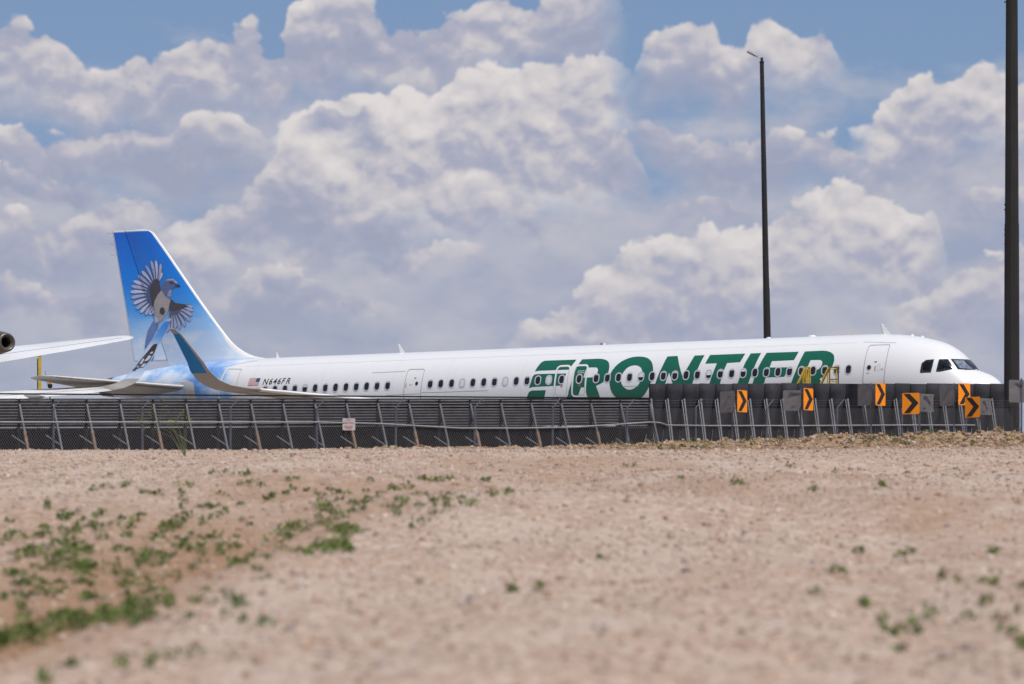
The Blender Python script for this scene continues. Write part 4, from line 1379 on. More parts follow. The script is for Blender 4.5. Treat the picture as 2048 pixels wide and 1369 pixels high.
def door(key, material, inner=None, wdw=None, name='passenger_door', lab=None, wd_=0.035, poly=None):
    p = [tuple(q) for q in (poly or TRACE[key][0])]
    o = decal(name, [offset_poly(p, wd_ / 2), offset_poly(p, -wd_ / 2)], material, jet, 0.009, 0.05, 0.1, label=lab)
    if wdw:
        c = [(wdw[0] + .085 * math.cos(t), wdw[1] + .095 * math.sin(t)) for t in [2 * math.pi * i / 16 for i in range(16)]]
        decal('door_window', [c], 'dark_glass', o, 0.009, .03, .1)
        decal('door_window_rim', [offset_poly(c, .03), c], 'frame_grey', o, 0.007, .03, .05)
        decal('door_sign', [rrect(wdw[0] - .26, wdw[1] + .23, .11, .045, .01)], 'red_ink', o, 0.009, .03, .1)
        decal('handle', [rrect(wdw[0] - .27, wdw[1] - .05, .03, .20, .01)], 'ink', o, 0.009, .05, .1)
        decal('handle_plate', [rrect(wdw[0] - .42, wdw[1] - .02, .12, .26, .03), rrect(wdw[0] - .42, wdw[1] - .02, .10, .24, .025)], 'line_grey', o, 0.0075, .05, .1)
        decal('notice', [rrect(wdw[0] - .58, wdw[1] - .08, .13, .07, .01)], 'frame_grey', o, 0.009, .03, .1)
        decal('notice', [rrect(wdw[0] + .02, wdw[1] - .22, .16, .03, .01)], 'frame_grey', o, 0.009, .03, .1)
    return o


D1 = [(5.36, 5.40), (5.30, 5.45), (4.52, 5.45), (4.46, 5.40), (4.42, 4.9), (4.42, 4.4), (4.44, 3.86), (4.47, 3.45), (5.37, 3.45), (5.36, 3.87), (5.35, 4.4), (5.35, 4.99)]
door('door1', 'line_grey', wdw=(5.13, 4.50), lab='forward cabin door outlined in grey', poly=D1, wd_=.03)
D3 = [(27.19, 5.08), (27.12, 5.14), (26.42, 5.13), (26.35, 5.07), (26.34, 4.55), (26.35, 4.18), (26.37, 3.4), (27.22, 3.4), (27.21, 4.26), (27.20, 4.7)]
d3 = door('d3', 'line_grey', wdw=None, lab='cabin door behind the wing outlined in grey', poly=D3, wd_=.03)
c = [(26.60 + .075 * math.cos(t), 4.50 + .085 * math.sin(t)) for t in [2 * math.pi * i / 16 for i in range(16)]]
decal('door_window', [c], 'dark_glass', d3, 0.009, .03, .1)
decal('door_sign', [rrect(26.71, 4.74, .09, .04, .01)], 'red_ink', d3, 0.009, .03, .1)
decal('notice', [rrect(26.9, 4.46, .12, .05, .01)], 'frame_grey', d3, 0.009, .03, .1)
decal('handle', [rrect(27.13, 4.43, .025, .2, .01)], 'ink', d3, 0.009, .05, .1)
D4 = [(36.86, 5.50), (36.80, 5.54), (36.02, 5.50), (35.97, 5.44), (35.98, 5.14), (36.02, 4.66), (36.10, 4.1), (36.16, 3.6), (37.10, 3.6), (37.04, 4.17), (36.96, 4.93), (36.90, 5.3)]
d4 = door('d4', 'frame_white', lab='rear cabin door outlined in white on the blue tail', poly=D4, wd_=.07)
decal('door_seam', [offset_poly(D4, -.035), offset_poly(D4, -.06)], 'line_grey', d4, 0.009, .05, .1)
for key in ('ex1', 'ex2'):
    e_ = rrect((19.42 if key == 'ex1' else 18.57), 4.375, 0.64, 1.33, 0.16, 6)
    ex = decal('overwing_exit', [offset_poly(e_, .035), offset_poly(e_, -.03)], 'frame_white', jet, 0.010, 0.05, 0.1, label='overwing exit outlined by a pale rounded band')
    decal('exit_seam', [offset_poly(e_, -.03), offset_poly(e_, -.05)], 'line_grey', ex, 0.010, 0.05, 0.1)
    cx_ = 19.40 if key == 'ex1' else 18.55
    for i in range(3):
        decal('exit_notice', [rrect(cx_, 4.215 - i * .045, .13 - .02 * i, .022, .005)], 'flag_red', ex, 0.010, .03, .1)
    if key == 'ex2':
        for i in range(2):
            for j in range(4):
                decal('exit_notice', [rrect(cx_ - .13 + j * .085, 4.79 - i * .08, .055, .03, .01)], 'frame_white', ex, 0.010, .03, .1)

# thin panel joints
for (s0, z0, s1, z1) in ((5.70, 5.60, 4.26, 5.52), (26.32, 4.09, 23.0, 4.085), (16.4, 4.06, 15.7, 4.06), (35.6, 5.86, 37.3, 5.58), (28.1, 4.03, 26.4, 4.05), (9.9, 3.98, 8.6, 3.98), (29.0, 5.05, 27.3, 5.06)):
    nrm = 0.011
    decal('panel_joint', [[(s0, z0 - nrm), (s1, z1 - nrm), (s1, z1 + nrm), (s0, z0 + nrm)]], 'line_grey', jet, 0.005, .04, .3)

# faint skin joints round the hull and along it
for s in (7.35, 11.1, 14.3, 17.95, 21.4, 25.1, 27.8, 31.5, 35.2, 37.6):
    decal('skin_seam', [[(s - .006, 3.0), (s + .006, 3.0), (s + .006, 5.75), (s - .006, 5.75)]], 'seam_white', jet, 0.004, .08, .3)
for (a, b, z) in ((6.0, 36.0, 5.58), (6.0, 35.5, 3.62)):
    decal('skin_seam', [[(a, z - .005), (b, z - .005), (b, z + .005), (a, z + .005)]], 'seam_white', jet, 0.004, .04, 1.0)
# cockpit windows
for side in (1, -1):
    for key in ('w1', 'w2', 'w3'):
        p = [tuple(q) for q in TRACE[key][0]]
        w_ = decal('cockpit_window', [offset_poly(p, -0.03)], 'clear_glass', jet, 0.012, 0.03, 0.06, side)
        decal('window_seal', [p, offset_poly(p, -0.07 if key != 'w3' else -0.05)], 'cockpit_glass', w_, 0.016, 0.03, 0.06, side)
wp = MB()
wp.tube([hull(1.05, 4.33, .03), hull(1.30, 4.55, .05)], .012, 5)
wp.build('wiper', 'ink', jet)

# registration and flag
gl, wtot = text_outline('N646FR', 0.37, 0.25, 0.006)
for (vs, fs, ch) in gl:
    mk('registration_letter', [hull(34.64 - x * (1.50 / wtot), 4.70 + y * 1.0, 0.006) for (x, y) in vs], fs, 'ink', jet)
fl = decal('flag', [[(35.44, 4.672), (34.845, 4.672), (34.80, 5.0), (35.39, 5.0)]], 'frame_white', jet, 0.006, .05, .1, label='small flag with red and white stripes and a blue canton')
for i in range(7):
    z0 = 4.672 + i * (0.328 / 6.5)
    z1 = min(z0 + 0.026, 5.0)
    sh = lambda z: (z - 4.672) / .328 * .048
    decal('stripe', [[(35.44 - sh(z0), z0), (34.845 - sh(z0), z0), (34.845 - sh(z1), z1), (35.44 - sh(z1), z1)]], 'flag_red', fl, 0.008, .05, .2)
decal('canton', [[(35.05 - .02, 4.83), (34.845 - .023, 4.83), (34.80, 5.0), (35.05 - .045, 5.0)]], 'flag_blue', fl, 0.010, .05, .2)


# antennas on the crown
def blade(s, hgt, c0, c1, sweep, material='white_paint'):
    z0 = float(ZT(s + c0 / 2)) - .03
    V, F = [], []
    for (z, a, b, t) in ((z0, s, s + c0, .045), (z0 + hgt * .95, s + sweep, s + sweep + c1, .02), (z0 + hgt, s + sweep + .04, s + sweep + c1, .015)):
        V += [(a, 0, z), ((a * .3 + b * .7), t, z), (b, 0, z), ((a * .3 + b * .7), -t, z)]
    for r in range(2):
        for j in range(4):
            F.append((r * 4 + j, r * 4 + (j + 1) % 4, r * 4 + 4 + (j + 1) % 4, r * 4 + 4 + j))
    F.append((8, 9, 10, 11))
    mk('antenna', V, F, material, jet)


blade(5.0, .46, .42, .14, .34)
blade(28.3, .42, .36, .12, .30)
blade(34.85, .26, .20, .14, .10)
for (s, w_, h_, m_) in ((6.7, .07, .08, 'yellow_paint'), (8.6, .35, .06, 'frame_white'), (18.55, .12, .09, 'dark_seam'), (18.4, .1, .07, 'frame_white'), (4.05, .16, .05, 'frame_white'), (3.6, .16, .05, 'frame_white'), (10.6, .2, .05, 'frame_white')):
    b = MB()
    b.lathe([(w_ / 2, -.05), (w_ / 2, h_ * .5), (w_ * .3, h_), (.005, h_ * 1.05)], (s, 0, float(ZT(s))), 'Z', 10)
    b.build('beacon', m_, jet, True)
# grey trim plate at the tailplane root
tp = decal('trim_plate', [[(39.55, 5.0), (38.95, 5.06), (38.5, 4.90), (38.30, 3.55), (38.98, 3.55), (39.05, 4.9)]], 'grey_paint', jet, 0.006, .05, .1)
decal('plate_edge', [[(39.55, 5.0), (38.95, 5.06), (38.95, 5.03), (39.5, 4.975)]], 'frame_white', tp, 0.008, .05, .1)


# ------------------------------------------------------------------ the bird printed on the fin
def fp(x, y):
    """layout of the tail print on the fin: sketch units to (station, height)"""
    px, py = 220 + x / 4.5615, 440 + y / 4.5615
    u = (px - 1024) / 8600
    l = 0.22
    c_, s_ = math.cos(TH), math.sin(TH)
    s = (19.92 - l * s_ - u * (174.21 - l * c_)) / (c_ + u * s_)
    Yd = 174.21 + s * s_ - l * c_
    return (s, (1292 - py) / 8600 * Yd + CAM_Z)


def tail_print(name, pts, material, par, e, label=None):
    V, F = surf_fill([[fp(*p) for p in pts]], lambda u, v: fin_pt(u, v, e), 0.04, 0.08)
    return mk(name, V, F, material, par, False, label)


def feather(root, tip, w, bend=0.0):
    r, t = Vector(root), Vector(tip)
    d = t - r
    n = Vector((-d.y, d.x)).normalized()
    out, back = [], []
    for (f, k_) in ((0, .30), (.25, .55), (.5, .85), (.75, 1.0), (.9, .8), (1.0, .25)):
        c = r + d * f + n * (bend * math.sin(f * math.pi) * d.length)
        out.append(tuple(c + n * (w * k_)))
        back.append(tuple(c - n * (w * k_)))
    return out + back[::-1]


bird = tail_print('bird_print', [(465, 640), (490, 650), (545, 720), (550, 770), (530, 830), (505, 870), (470, 920), (430, 935), (405, 890), (388, 820), (392, 740), (425, 680)], 'breast', jet, 0.013, label='flying blue and grey bird printed on the tail fin')
LEFT = [((415, 590), (366, 368)), ((425, 585), (410, 366)), ((432, 580), (457, 398)), ((440, 575), (468, 478)), ((405, 590), (315, 408)), ((395, 600), (278, 463)), ((385, 615), (240, 505)), ((375, 630), (205, 556)), ((370, 645), (187, 604)),
        ((366, 660), (180, 658)), ((364, 680), (188, 712)), ((364, 700), (210, 768)), ((366, 720), (238, 814)), ((372, 740), (276, 850)), ((380, 760), (322, 870)), ((388, 780), (362, 870)), ((394, 800), (388, 858))]
for i, (r, t) in enumerate(LEFT):
    w = 19 if i > 4 else 15
    o = tail_print('feather', feather(r, t, w, .03), 'feather_edge', bird, 0.014 + 0.0004 * i)
    r2 = (r[0] + (t[0] - r[0]) * .22, r[1] + (t[1] - r[1]) * .22)
    t2 = (t[0] + (r[0] - t[0]) * .02, t[1] + (r[1] - t[1]) * .02)
    tail_print('feather', feather(r2, t2, w * .82, .03), 'feather_white' if i % 2 else 'feather_pale', bird, 0.0142 + 0.0004 * i)
RIGHT = [((590, 780), (755, 800)), ((595, 785), (758, 832)), ((600, 790), (752, 876)), ((595, 800), (735, 926)), ((590, 805), (690, 975)), ((580, 810), (640, 1002)), ((570, 815), (600, 995)), ((560, 820), (562, 1000)), ((550, 825), (522, 1025))]
for i, (r, t) in enumerate(RIGHT):
    o = tail_print('feather', feather(r, t, 19, -.04), 'feather_edge', bird, 0.014 + 0.0004 * i)
    r2 = (r[0] + (t[0] - r[0]) * .32, r[1] + (t[1] - r[1]) * .32)
    tail_print('feather', feather(r2, (t[0] - 2, t[1] - 3), 14.5, -.04), 'feather_pale', bird, 0.0142 + 0.0004 * i)
for (nm, pts, m_) in (
        ('wing_shoulder', [(385, 575), (405, 548), (432, 545), (450, 595), (462, 640), (430, 680), (402, 735), (390, 795), (374, 755), (362, 700), (355, 640), (366, 600)], 'wing_dark'),
        ('wing_shoulder', [(556, 722), (590, 758), (640, 765), (690, 778), (715, 792), (650, 812), (590, 832), (535, 822), (540, 770)], 'wing_dark'),
        ('tail_feather', [(390, 920), (440, 935), (430, 985), (395, 1060), (355, 1130), (335, 1180), (322, 1170), (328, 1100), (345, 1010)], 'feather_blue'),
        ('tail_feather', [(380, 1080), (405, 1090), (408, 1200), (402, 1270), (388, 1297), (370, 1285), (362, 1240), (372, 1160)], 'feather_blue'),
        ('head', [(452, 622), (470, 590), (492, 556), (520, 538), (556, 533), (590, 550), (612, 578), (600, 606), (585, 612), (562, 632), (556, 680), (545, 725), (500, 690), (478, 655)], 'head_blue'),
        ('throat', [(540, 640), (560, 640), (556, 690), (545, 722), (522, 700), (525, 665)], 'feather_white'),
        ('brow', [(500, 556), (525, 540), (558, 534), (592, 551), (612, 578), (600, 580), (570, 562), (540, 553)], 'brow'),
        ('beak', [(582, 588), (608, 585), (636, 602), (634, 612), (590, 611), (576, 603)], 'beak'),
        ('eye_stripe', [(535, 562), (560, 558), (582, 575), (578, 590), (550, 592), (536, 580)], 'beak'),
        ('claw', [(452, 812), (470, 798), (492, 806), (500, 842), (485, 868), (468, 862), (450, 850)], 'wing_dark'),
        ('rump', [(405, 880), (440, 900), (440, 940), (420, 960), (395, 935)], 'feather_white')):
    tail_print(nm, pts, m_, bird, 0.0225)

# ------------------------------------------------------------------ the airliner whose tail and wing reach in on the left
PH = math.radians(51.4)
tail2 = Vector((-19.55, 166.6, 0))
fwd2 = Vector((-math.cos(PH), math.sin(PH), 0))
jet2 = thing('airliner', 'white airliner cut off by the left edge, its tail cone and raised winglet showing', 'airplane', tuple(tail2 + fwd2 * 44.5), -PH, 'airliners parked behind the blast fences')
airliner_common(jet2, 'light', 'sky')
wing2 = [c for c in jet2.children if c.name.startswith('wing')][0]
shk = [c for c in wing2.children if c.name.startswith('sharklet')][0]
_, tsec = wing_secs('light')


def sharklet_pt(u, v, e=0.012):
    """u: chord fraction, v: section index along the winglet, on its inner face"""
    i = min(int(v), len(tsec) - 2)
    f = v - i
    a, b = tsec[i], tsec[i + 1]
    l, s, z, c, roll, inc, th = [a[q] + (b[q] - a[q]) * f for q in range(7)]
    r = math.radians(roll)
    tv = Vector((0, -math.sin(r), math.cos(r)))
    x = min(max(u, 0.02), .98)
    t = 5 * th * (0.2969 * math.sqrt(x) - 0.126 * x - 0.3516 * x * x + 0.2843 * x ** 3 - 0.1015 * x ** 4) + .015 * 4 * x * (1 - x)
    return tuple(Vector((s + x * c, l, z)) + tv * (t * c + e))


for k_, (pts, m_) in enumerate((
        ([(.30, 4.2), (.75, 4.35), (.93, 5.1), (.95, 6.0), (.80, 6.45), (.5, 6.4), (.36, 5.7), (.25, 4.9)], 'wing_dark'),
        ([(.45, 5.7), (.75, 5.75), (.93, 6.2), (.85, 6.55), (.55, 6.5)], 'wood_brown'),
        ([(.62, 5.0), (.85, 5.1), (.9, 5.5), (.7, 5.6)], 'brow'), ([(.40, 4.7), (.58, 4.75), (.55, 5.2), (.42, 5.3)], 'brow'),
        ([(.62, 4.35), (.8, 4.4), (.82, 4.8), (.66, 4.7)], 'brow'), ([(.35, 4.25), (.55, 4.3), (.5, 4.5), (.36, 4.55)], 'breast'),
        ([(.70, 5.72), (.88, 5.76), (.86, 5.95), (.72, 5.92)], 'brow'), ([(.20, 4.0), (.42, 4.02), (.46, 4.3), (.30, 4.4)], 'wing_dark'))):
    V, F = surf_fill([pts], lambda u, v: sharklet_pt(u, v, 0.012 + 0.002 * k_), 0.1, 0.1)
    mk('winglet_print', V, F, m_, shk)


# ------------------------------------------------------------------ blast fences
def at(px, py, Y):
    return Vector(((px - 1024) / 8600 * Y, Y, (1292 - py) / 8600 * Y + CAM_Z))


FA, FB = at(36.6, 797, 154.0), at(1297, 797, 166.0)
NB = 20
fdir = (FB - FA)
fdir.z = 0
flen = fdir.length
fdir.normalize()
fperp = Vector((fdir.y, -fdir.x, 0))                 # towards the camera and to the right
bf = thing('louvred_blast_fence', 'low dark blast fence of horizontal steel slats with sloping struts', 'fence', (FA.x, FA.y, -0.1))
OFF = -Vector((FA.x, FA.y, -0.1))
for k in range(-6, NB + 1):
    f = k / NB
    p = FA + (FB - FA) * f
    top = p.z
    base = p.copy()
    base.z = float(height(p.x, p.y)) - .1
    m = MB()
    m.beam(base + OFF, p + OFF + Vector((0, 0, -.02)), 0.07, 0.14, fdir)
    m.build('post', 'steel_dark', bf)
    # sloping strut towards the camera
    a = p + Vector((0, 0, -.22)) + fperp * .10
    foot = p + fperp * 1.25
    foot.z = float(height(foot.x, foot.y)) - .05
    m = MB()
    split = a + (foot - a) * .44
    rusty = k in (0, 2, 4, 7, 10, 12, 14, 16, 18)
    m.beam(a + OFF, (split if rusty else foot) + OFF, 0.07, 0.07)
    st = m.build('strut', 'strut_steel', bf)
    if rusty:
        m = MB()
        m.beam(split + OFF, foot + OFF, 0.10, 0.10)
        m.build('strut_foot', 'rust_steel', st)
    # bracket between post and strut, and the light tie bar low down
    m = MB()
    m.beam(p + OFF + Vector((0, 0, -.95)) - fdir * .02, a + (foot - a) * .22 + OFF, 0.05, 0.16)
    m.build('bracket', 'steel_dark', bf)
    m = MB()
    q = a + (foot - a) * .66
    m.beam(q + OFF, q + OFF - fdir * .46 - fperp * .30 + Vector((0, 0, .36)), 0.045, 0.045)
    m.build('tie_bar', 'galvanised', bf)
    if k == NB:
        continue
    p2 = FA + (FB - FA) * ((k + 1) / NB)
    for i in range(10):
        dz = -.055 - i * .105
        m = MB()
        e1, e2 = p + fdir * .045 + Vector((0, 0, dz)), p2 - fdir * .045 + Vector((0, 0, dz))
        h = .074 if i else .06
        tilt = Vector((fperp.x * .7, fperp.y * .7, -.7))
        # each slat is a tilted blade; a paler strip paints its sunlit lower edge
        n = tilt * .5
        w_ = Vector((-fperp.x * .55, -fperp.y * .55, .42)) * h * 1.4
        v = [e1 - w_, e2 - w_, e2 + w_, e1 + w_]
        t_ = fperp * .012 + Vector((0, 0, .012))
        m.add([x + OFF + t_ for x in v] + [x + OFF - t_ for x in v], [(0, 1, 2, 3), (7, 6, 5, 4), (0, 4, 5, 1), (1, 5, 6, 2), (2, 6, 7, 3), (3, 7, 4, 0)])
        sl = m.build('slat', 'slat_steel', bf)
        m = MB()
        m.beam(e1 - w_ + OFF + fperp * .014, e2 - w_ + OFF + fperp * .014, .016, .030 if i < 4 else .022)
        m.build('slat_lit_edge', 'slat_lit_edge', sl)
    m = MB()
    e1, e2 = p + Vector((0, 0, -1.07)), p2 + Vector((0, 0, -1.07))
    g1, g2 = e1.copy(), e2.copy()
    g1.z, g2.z = base.z, base.z
    th = -fperp * .05
    rec = fperp * 1.0
    m.add([x + OFF for x in (e1, e2, g2 - rec, g1 - rec)] + [x + OFF + th for x in (e1, e2, g2 - rec, g1 - rec)], [(0, 3, 2, 1), (4, 5, 6, 7), (0, 1, 5, 4), (2, 3, 7, 6), (1, 2, 6, 5), (3, 0, 4, 7)])
    m.build('base_panel', 'steel_dark', bf)
m = MB()
m.beam(FA - fdir * 7.6 + OFF, FB + OFF, 0.09, 0.05)
m.build('top_rail', 'steel_dark', bf)
m = MB()
m.beam(FA - fdir * 7.6 + OFF + Vector((0, 0, -1.13)) + fperp * .03, FB + OFF + Vector((0, 0, -1.13)) + fperp * .03, 0.05, 0.06)
m.build('mid_rail', 'slat_steel', bf)

# taller solid fence on the right
RA, RB = at(1299, 767.5, 166.3), at(2012, 767.5, 170.0)
rdir = RB - RA
rdir.z = 0
rlen = rdir.length
rdir.normalize()
rperp = Vector((rdir.y, -rdir.x, 0))
rf = thing('solid_blast_fence', 'tall dark blast fence of curved solid panels behind the arrow signs', 'fence', (RA.x, RA.y, -0.1))
ROFF = -Vector((RA.x, RA.y, -0.1))
NP = 22
for k in range(NP):
    p = RA + (RB - RA) * (k / NP)
    p2 = RA + (RB - RA) * ((k + 1) / NP)
    jit = rng.uniform(-.012, .012)
    m = MB()
    rows = []
    tilt = rng.uniform(-.012, .012)
    for i in range(11):
        t = i / 10
        z0 = p.z + jit - t * (p.z + .1)
        back = 1.25 * t ** 2.2 - .05 * (1 - t) ** 2
        for q, sg in ((p, 1), (p2, -1)):
            v = q + rdir * (.012 * sg) - rperp * (back + tilt * sg)
            v.z = z0
            rows.append(v + ROFF)
    V = rows + [r - rperp * .04 for r in rows]
    F = []
    n = 22
    for i in range(10):
        a = i * 2
        F += [(a, a + 2, a + 3, a + 1), (n + a, n + a + 1, n + a + 3, n + a + 2), (a, n + a, n + a + 2, a + 2), (a + 1, a + 3, n + a + 3, n + a + 1)]
    F += [(0, 1, n + 1, n), (20, n + 20, n + 21, 21)]
    m.add(V, F)
    m.build('panel', 'panel_steel', rf, True)
    for j, (wd_, top, sh) in enumerate(((.058, .60, 0.0), (.032, .64, -.09))):
        a = p + rperp * .12 + rdir * (sh + .03)
        a.z = p.z - top
        foot = a + rperp * (1.15 + .1 * j)
        foot.z = float(height(foot.x, foot.y)) - .05
        m = MB()
        m.beam(a + ROFF, foot + ROFF, wd_, wd_)
        m.build('strut', 'strut_steel', rf)
    m = MB()
    a = p + rperp * .02
    b = a.copy()
    a.z, b.z = p.z - .02, p.z - .7
    m.beam(a + ROFF, b + ROFF, .03, .05, rdir)
    a = p + rperp * .05
    b = p - rperp * .1
    a.z, b.z = p.z - .6, .0
    m.beam(a + ROFF, b + ROFF, .07, .16, rdir)
    m.build('post', 'steel_dark', rf)

# ------------------------------------------------------------------ chain-link fence with barbed wire arms
CA, CB = at(107, 817, 147.0), at(1674, 817, 158.0)
cdir = CB - CA
cdir.normalize()
cf = thing('chain_link_fence', 'grey chain-link fence with angled barbed-wire arms before the blast fences', 'fence', (CA.x, CA.y, -1.0))
COFF = -Vector((CA.x, CA.y, -1.0))
PXP = [-424, -247, -70, 107, 285, 461, 634, 791, 949, 1105, 1254, 1391, 1533, 1674, 1804, 1932, 2065]
cps = []
for px in PXP:
    # the post stands where its sight line meets the fence line
    u = (px - 1024) / 8600
    t = (u * CA.y - CA.x) / (cdir.x - u * cdir.y)
    cps.append(CA + cdir * t)
for i, p in enumerate(cps):
    b = p.copy()
    b.z = float(height(p.x, p.y)) - .1
    m = MB()
    lean = rng.uniform(-.02, .02)
    m.tube([b + COFF, p + COFF + Vector((lean, 0, 0))], 0.042, 8)
    po = m.build('post', 'post_grey', cf)
    m = MB()
    m.tube([p + COFF, p + COFF + Vector((.27, .1, .33))], 0.022, 6)
    m.build('barb_arm', 'post_grey', po)
for j in range(3):
    f = .35 + .3 * j
    m = MB()
    pts = []
    for p, q in zip(cps[:-1], cps[1:]):
        o = Vector((.27, .1, .33)) * f
        pts += [p + o + COFF, (p + q) / 2 + o + COFF + Vector((0, 0, -.03))]
    pts.append(cps[-1] + Vector((.27, .1, .33)) * f + COFF)
    m.tube(pts, 0.003, 4)
    m.build('barbed_wire', 'fence_wire', cf)
# brace rail that wanders a little
m = MB()
rail = [(-70, 845), (300, 845), (640, 845), (760, 848), (920, 857), (1040, 857), (1150, 855), (1300, 845), (1320, 846), (1335, 851), (1420, 852), (1600, 852), (1800, 851), (1950, 851)]
pts = []
for (px, py) in rail:
    u = (px - 1024) / 8600
    t = (u * CA.y - CA.x) / (cdir.x - u * cdir.y)
    q = CA + cdir * t
    pts.append(Vector((q.x, q.y - .06, (1292 - py) / 8600 * q.y + CAM_Z)) + COFF)
m.tube(pts, 0.028, 7)
m.build('rail', 'galvanised', cf)
# woven wire: every strand is a thin prism, both diagonals
V, F = [], []
L0 = cps[0]
tot = (cps[-1] - cps[0]).length
H = 1.75
step = 0.085


def strand(a, b, r=0.0042):
    d = (b - a).normalized()
    x = d.cross(Vector((0, 1, 0))).normalized() * r
    y = Vector((0, r, 0))
    k = len(V)
    for p in (a, b):
        V.extend([p + x, p - x * .5 + y, p - x * .5 - y])
    F.extend([(k, k + 1, k + 4, k + 3), (k + 1, k + 2, k + 5, k + 4), (k + 2, k, k + 3, k + 5)])


s = 0.0
while s < tot:
    a = L0 + cdir * s + COFF
    for sg in (1, -1):
        e = s + sg * H * .62
        if e < 0 or e > tot:
            continue
        b = L0 + cdir * e + COFF - Vector((0, 0, H))
        strand(a + Vector((0, sg * .004, 0)), b + Vector((0, sg * .004, 0)), 0.0055 if sg > 0 else 0.0035)
    s += step
mesh_ = mk('wire_mesh', V, F, 'fence_wire', cf)
mesh_['kind'] = 'stuff'

# notice board wired to the fence
q = CA + cdir * ((((698 - 1024) / 8600) * CA.y - CA.x) / (cdir.x - ((698 - 1024) / 8600) * cdir.y))
sc_ = q.y / 8600
ns = thing('notice_sign', 'small white no trespassing notice wired to the chain-link fence', 'sign', (q.x, q.y - .10, (1292 - 849.5) / 8600 * q.y + CAM_Z), math.atan2(cdir.y, cdir.x) * .6)
W_, H_ = 26 * sc_, 24 * sc_
bd = rrect(0, 0, W_, H_, .03, 3)
nb = len(bd)
mk('board', [(x, 0, z) for x, z in bd] + [(x, .006, z) for x, z in bd], [tuple(range(nb))[::-1], tuple(range(nb, 2 * nb))] + [(i, (i + 1) % nb, nb + (i + 1) % nb, nb + i) for i in range(nb)], 'sign_white', ns)
for (txt, size, yy_) in (('NO', .10, .115), ('TRESPASSING', .085, .02)):
    gl, wt_ = text_outline(txt, size)
    sx = min(1.0, W_ * .86 / wt_)
    V, F = [], []
    for vs, fs, ch in gl:
        b = len(V)
        V += [((x - wt_ / 2) * sx, -.004, y + yy_) for x, y in vs]
        F += [tuple(i + b for i in f) for f in fs]
    mk('lettering', V, F, 'red_ink', ns)
for (x0, x1, z) in ((-.16, -.02, -.065), (.01, .15, -.065), (-.15, .10, -.11), (-.10, .11, -.155)):
    m = MB()
    m.box(((x0 + x1) / 2, -.003, z), (x1 - x0, .003, .018))
    m.build('small_print', 'red_ink', ns)


# ------------------------------------------------------------------ arrow signs along the road below the fence
CHEV = [(-.43, .46), (-.06, .46), (.45, .02), (-.06, -.46), (-.41, -.46), (.06, .02)]


def panel(name, W, H, par, loc, rz, face, back, chevron=False, edge=None):
    e = bpy.data.objects.new(name, None)
    rot = Matrix.Rotation(rz, 4, 'Z')
    T = Matrix.Translation(loc) @ rot
    bd = rrect(0, 0, W, H, .045, 4)
    nb = len(bd)
    V = [T @ Vector((x, -.004, z)) for x, z in bd] + [T @ Vector((x, .004, z)) for x, z in bd]
    F = [tuple(range(nb))[::-1], tuple(range(nb, 2 * nb))] + [(i, (i + 1) % nb, nb + (i + 1) % nb, nb + i) for i in range(nb)]
    # the rim and the rear are bare aluminium
    o = mk(name, V, F, None, par, mats=[face, back], fmat=[0] + [1] * (nb + 1))
    if chevron:
        pts = [(x * W, z * H) for x, z in CHEV]
        vv = [T @ Vector((x, -.0065, z)) for x, z in pts]
        mk('arrow', vv, [(0, 1, 2, 5), (5, 2, 3, 4)], 'sign_black', o)
    return o


def arrow_sign(label, px, Y, o_rect, b_rect, o_first=True, frame=False, extra=None):
    """post at sight line px; o_rect / b_rect: (x0, x1, y0, y1) spans of the orange face and of the bare back"""
    k = Y / 8600
    bx = (px - 1024) * k
    bz = float(height(bx, Y)) - .15
    t = thing('arrow_sign', label, 'road sign', (bx, Y, bz), 0, 'black-on-orange arrow signs along the road')
    zz = lambda y: (1292 - y) * k + CAM_Z - bz
    top = min(o_rect[2], b_rect[2]) - 1
    m = MB()
    m.box((0, 0, zz(top) / 2), (.055, .055, zz(top)))
    m.build('post', 'post_grey', t)
    W, H = .61, .76
    for kind, r in (('o', o_rect), ('b', b_rect)):
        x0, x1, y0, y1 = r
        w = (x1 - x0) * k
        h = (y1 - y0) * k
        c = (x0 + x1) / 2
        ang = math.acos(min(w / W, .995))
        side = 1 if c > px else -1
        loc = Vector(((c - px) * k, -.03, zz((y0 + y1) / 2)))
        d_ = W / 2 * math.sin(ang)
        if kind == 'o':
            o = panel('sign_face', W, h, t, loc + Vector((0, -d_, 0)), ang * (1 if side < 0 else 1) * (-1 if side > 0 else 1) * -1, 'sign_orange', 'sign_back', True)
        else:
            o = panel('sign_back', W, h, t, loc + Vector((0, d_ * .5, 0)), ang * side, 'sign_back', 'sign_back')
            if frame:
                m = MB()
                for yv in (y0 + 3, y1 - 2):
                    m.box(loc + Vector((0, d_ * .2, zz(yv) - loc.z)), (w, .05, .06))
                m.build('bracket', 'galvanised', o)
            else:
                m = MB()
                m.box(loc + Vector((.1 * -side, d_ * .2 - .03, h * .36)), (w * .6, .03, .05))
                m.build('bracket', 'post_grey', o)
        m = MB()
        m.box((loc.x / 2, -.02, loc.z + h * .3), (abs(loc.x), .03, .03))
        m.box((loc.x / 2, -.02, loc.z - h * .3), (abs(loc.x), .03, .03))
        m.build('arm', 'post_grey', t)
    return t


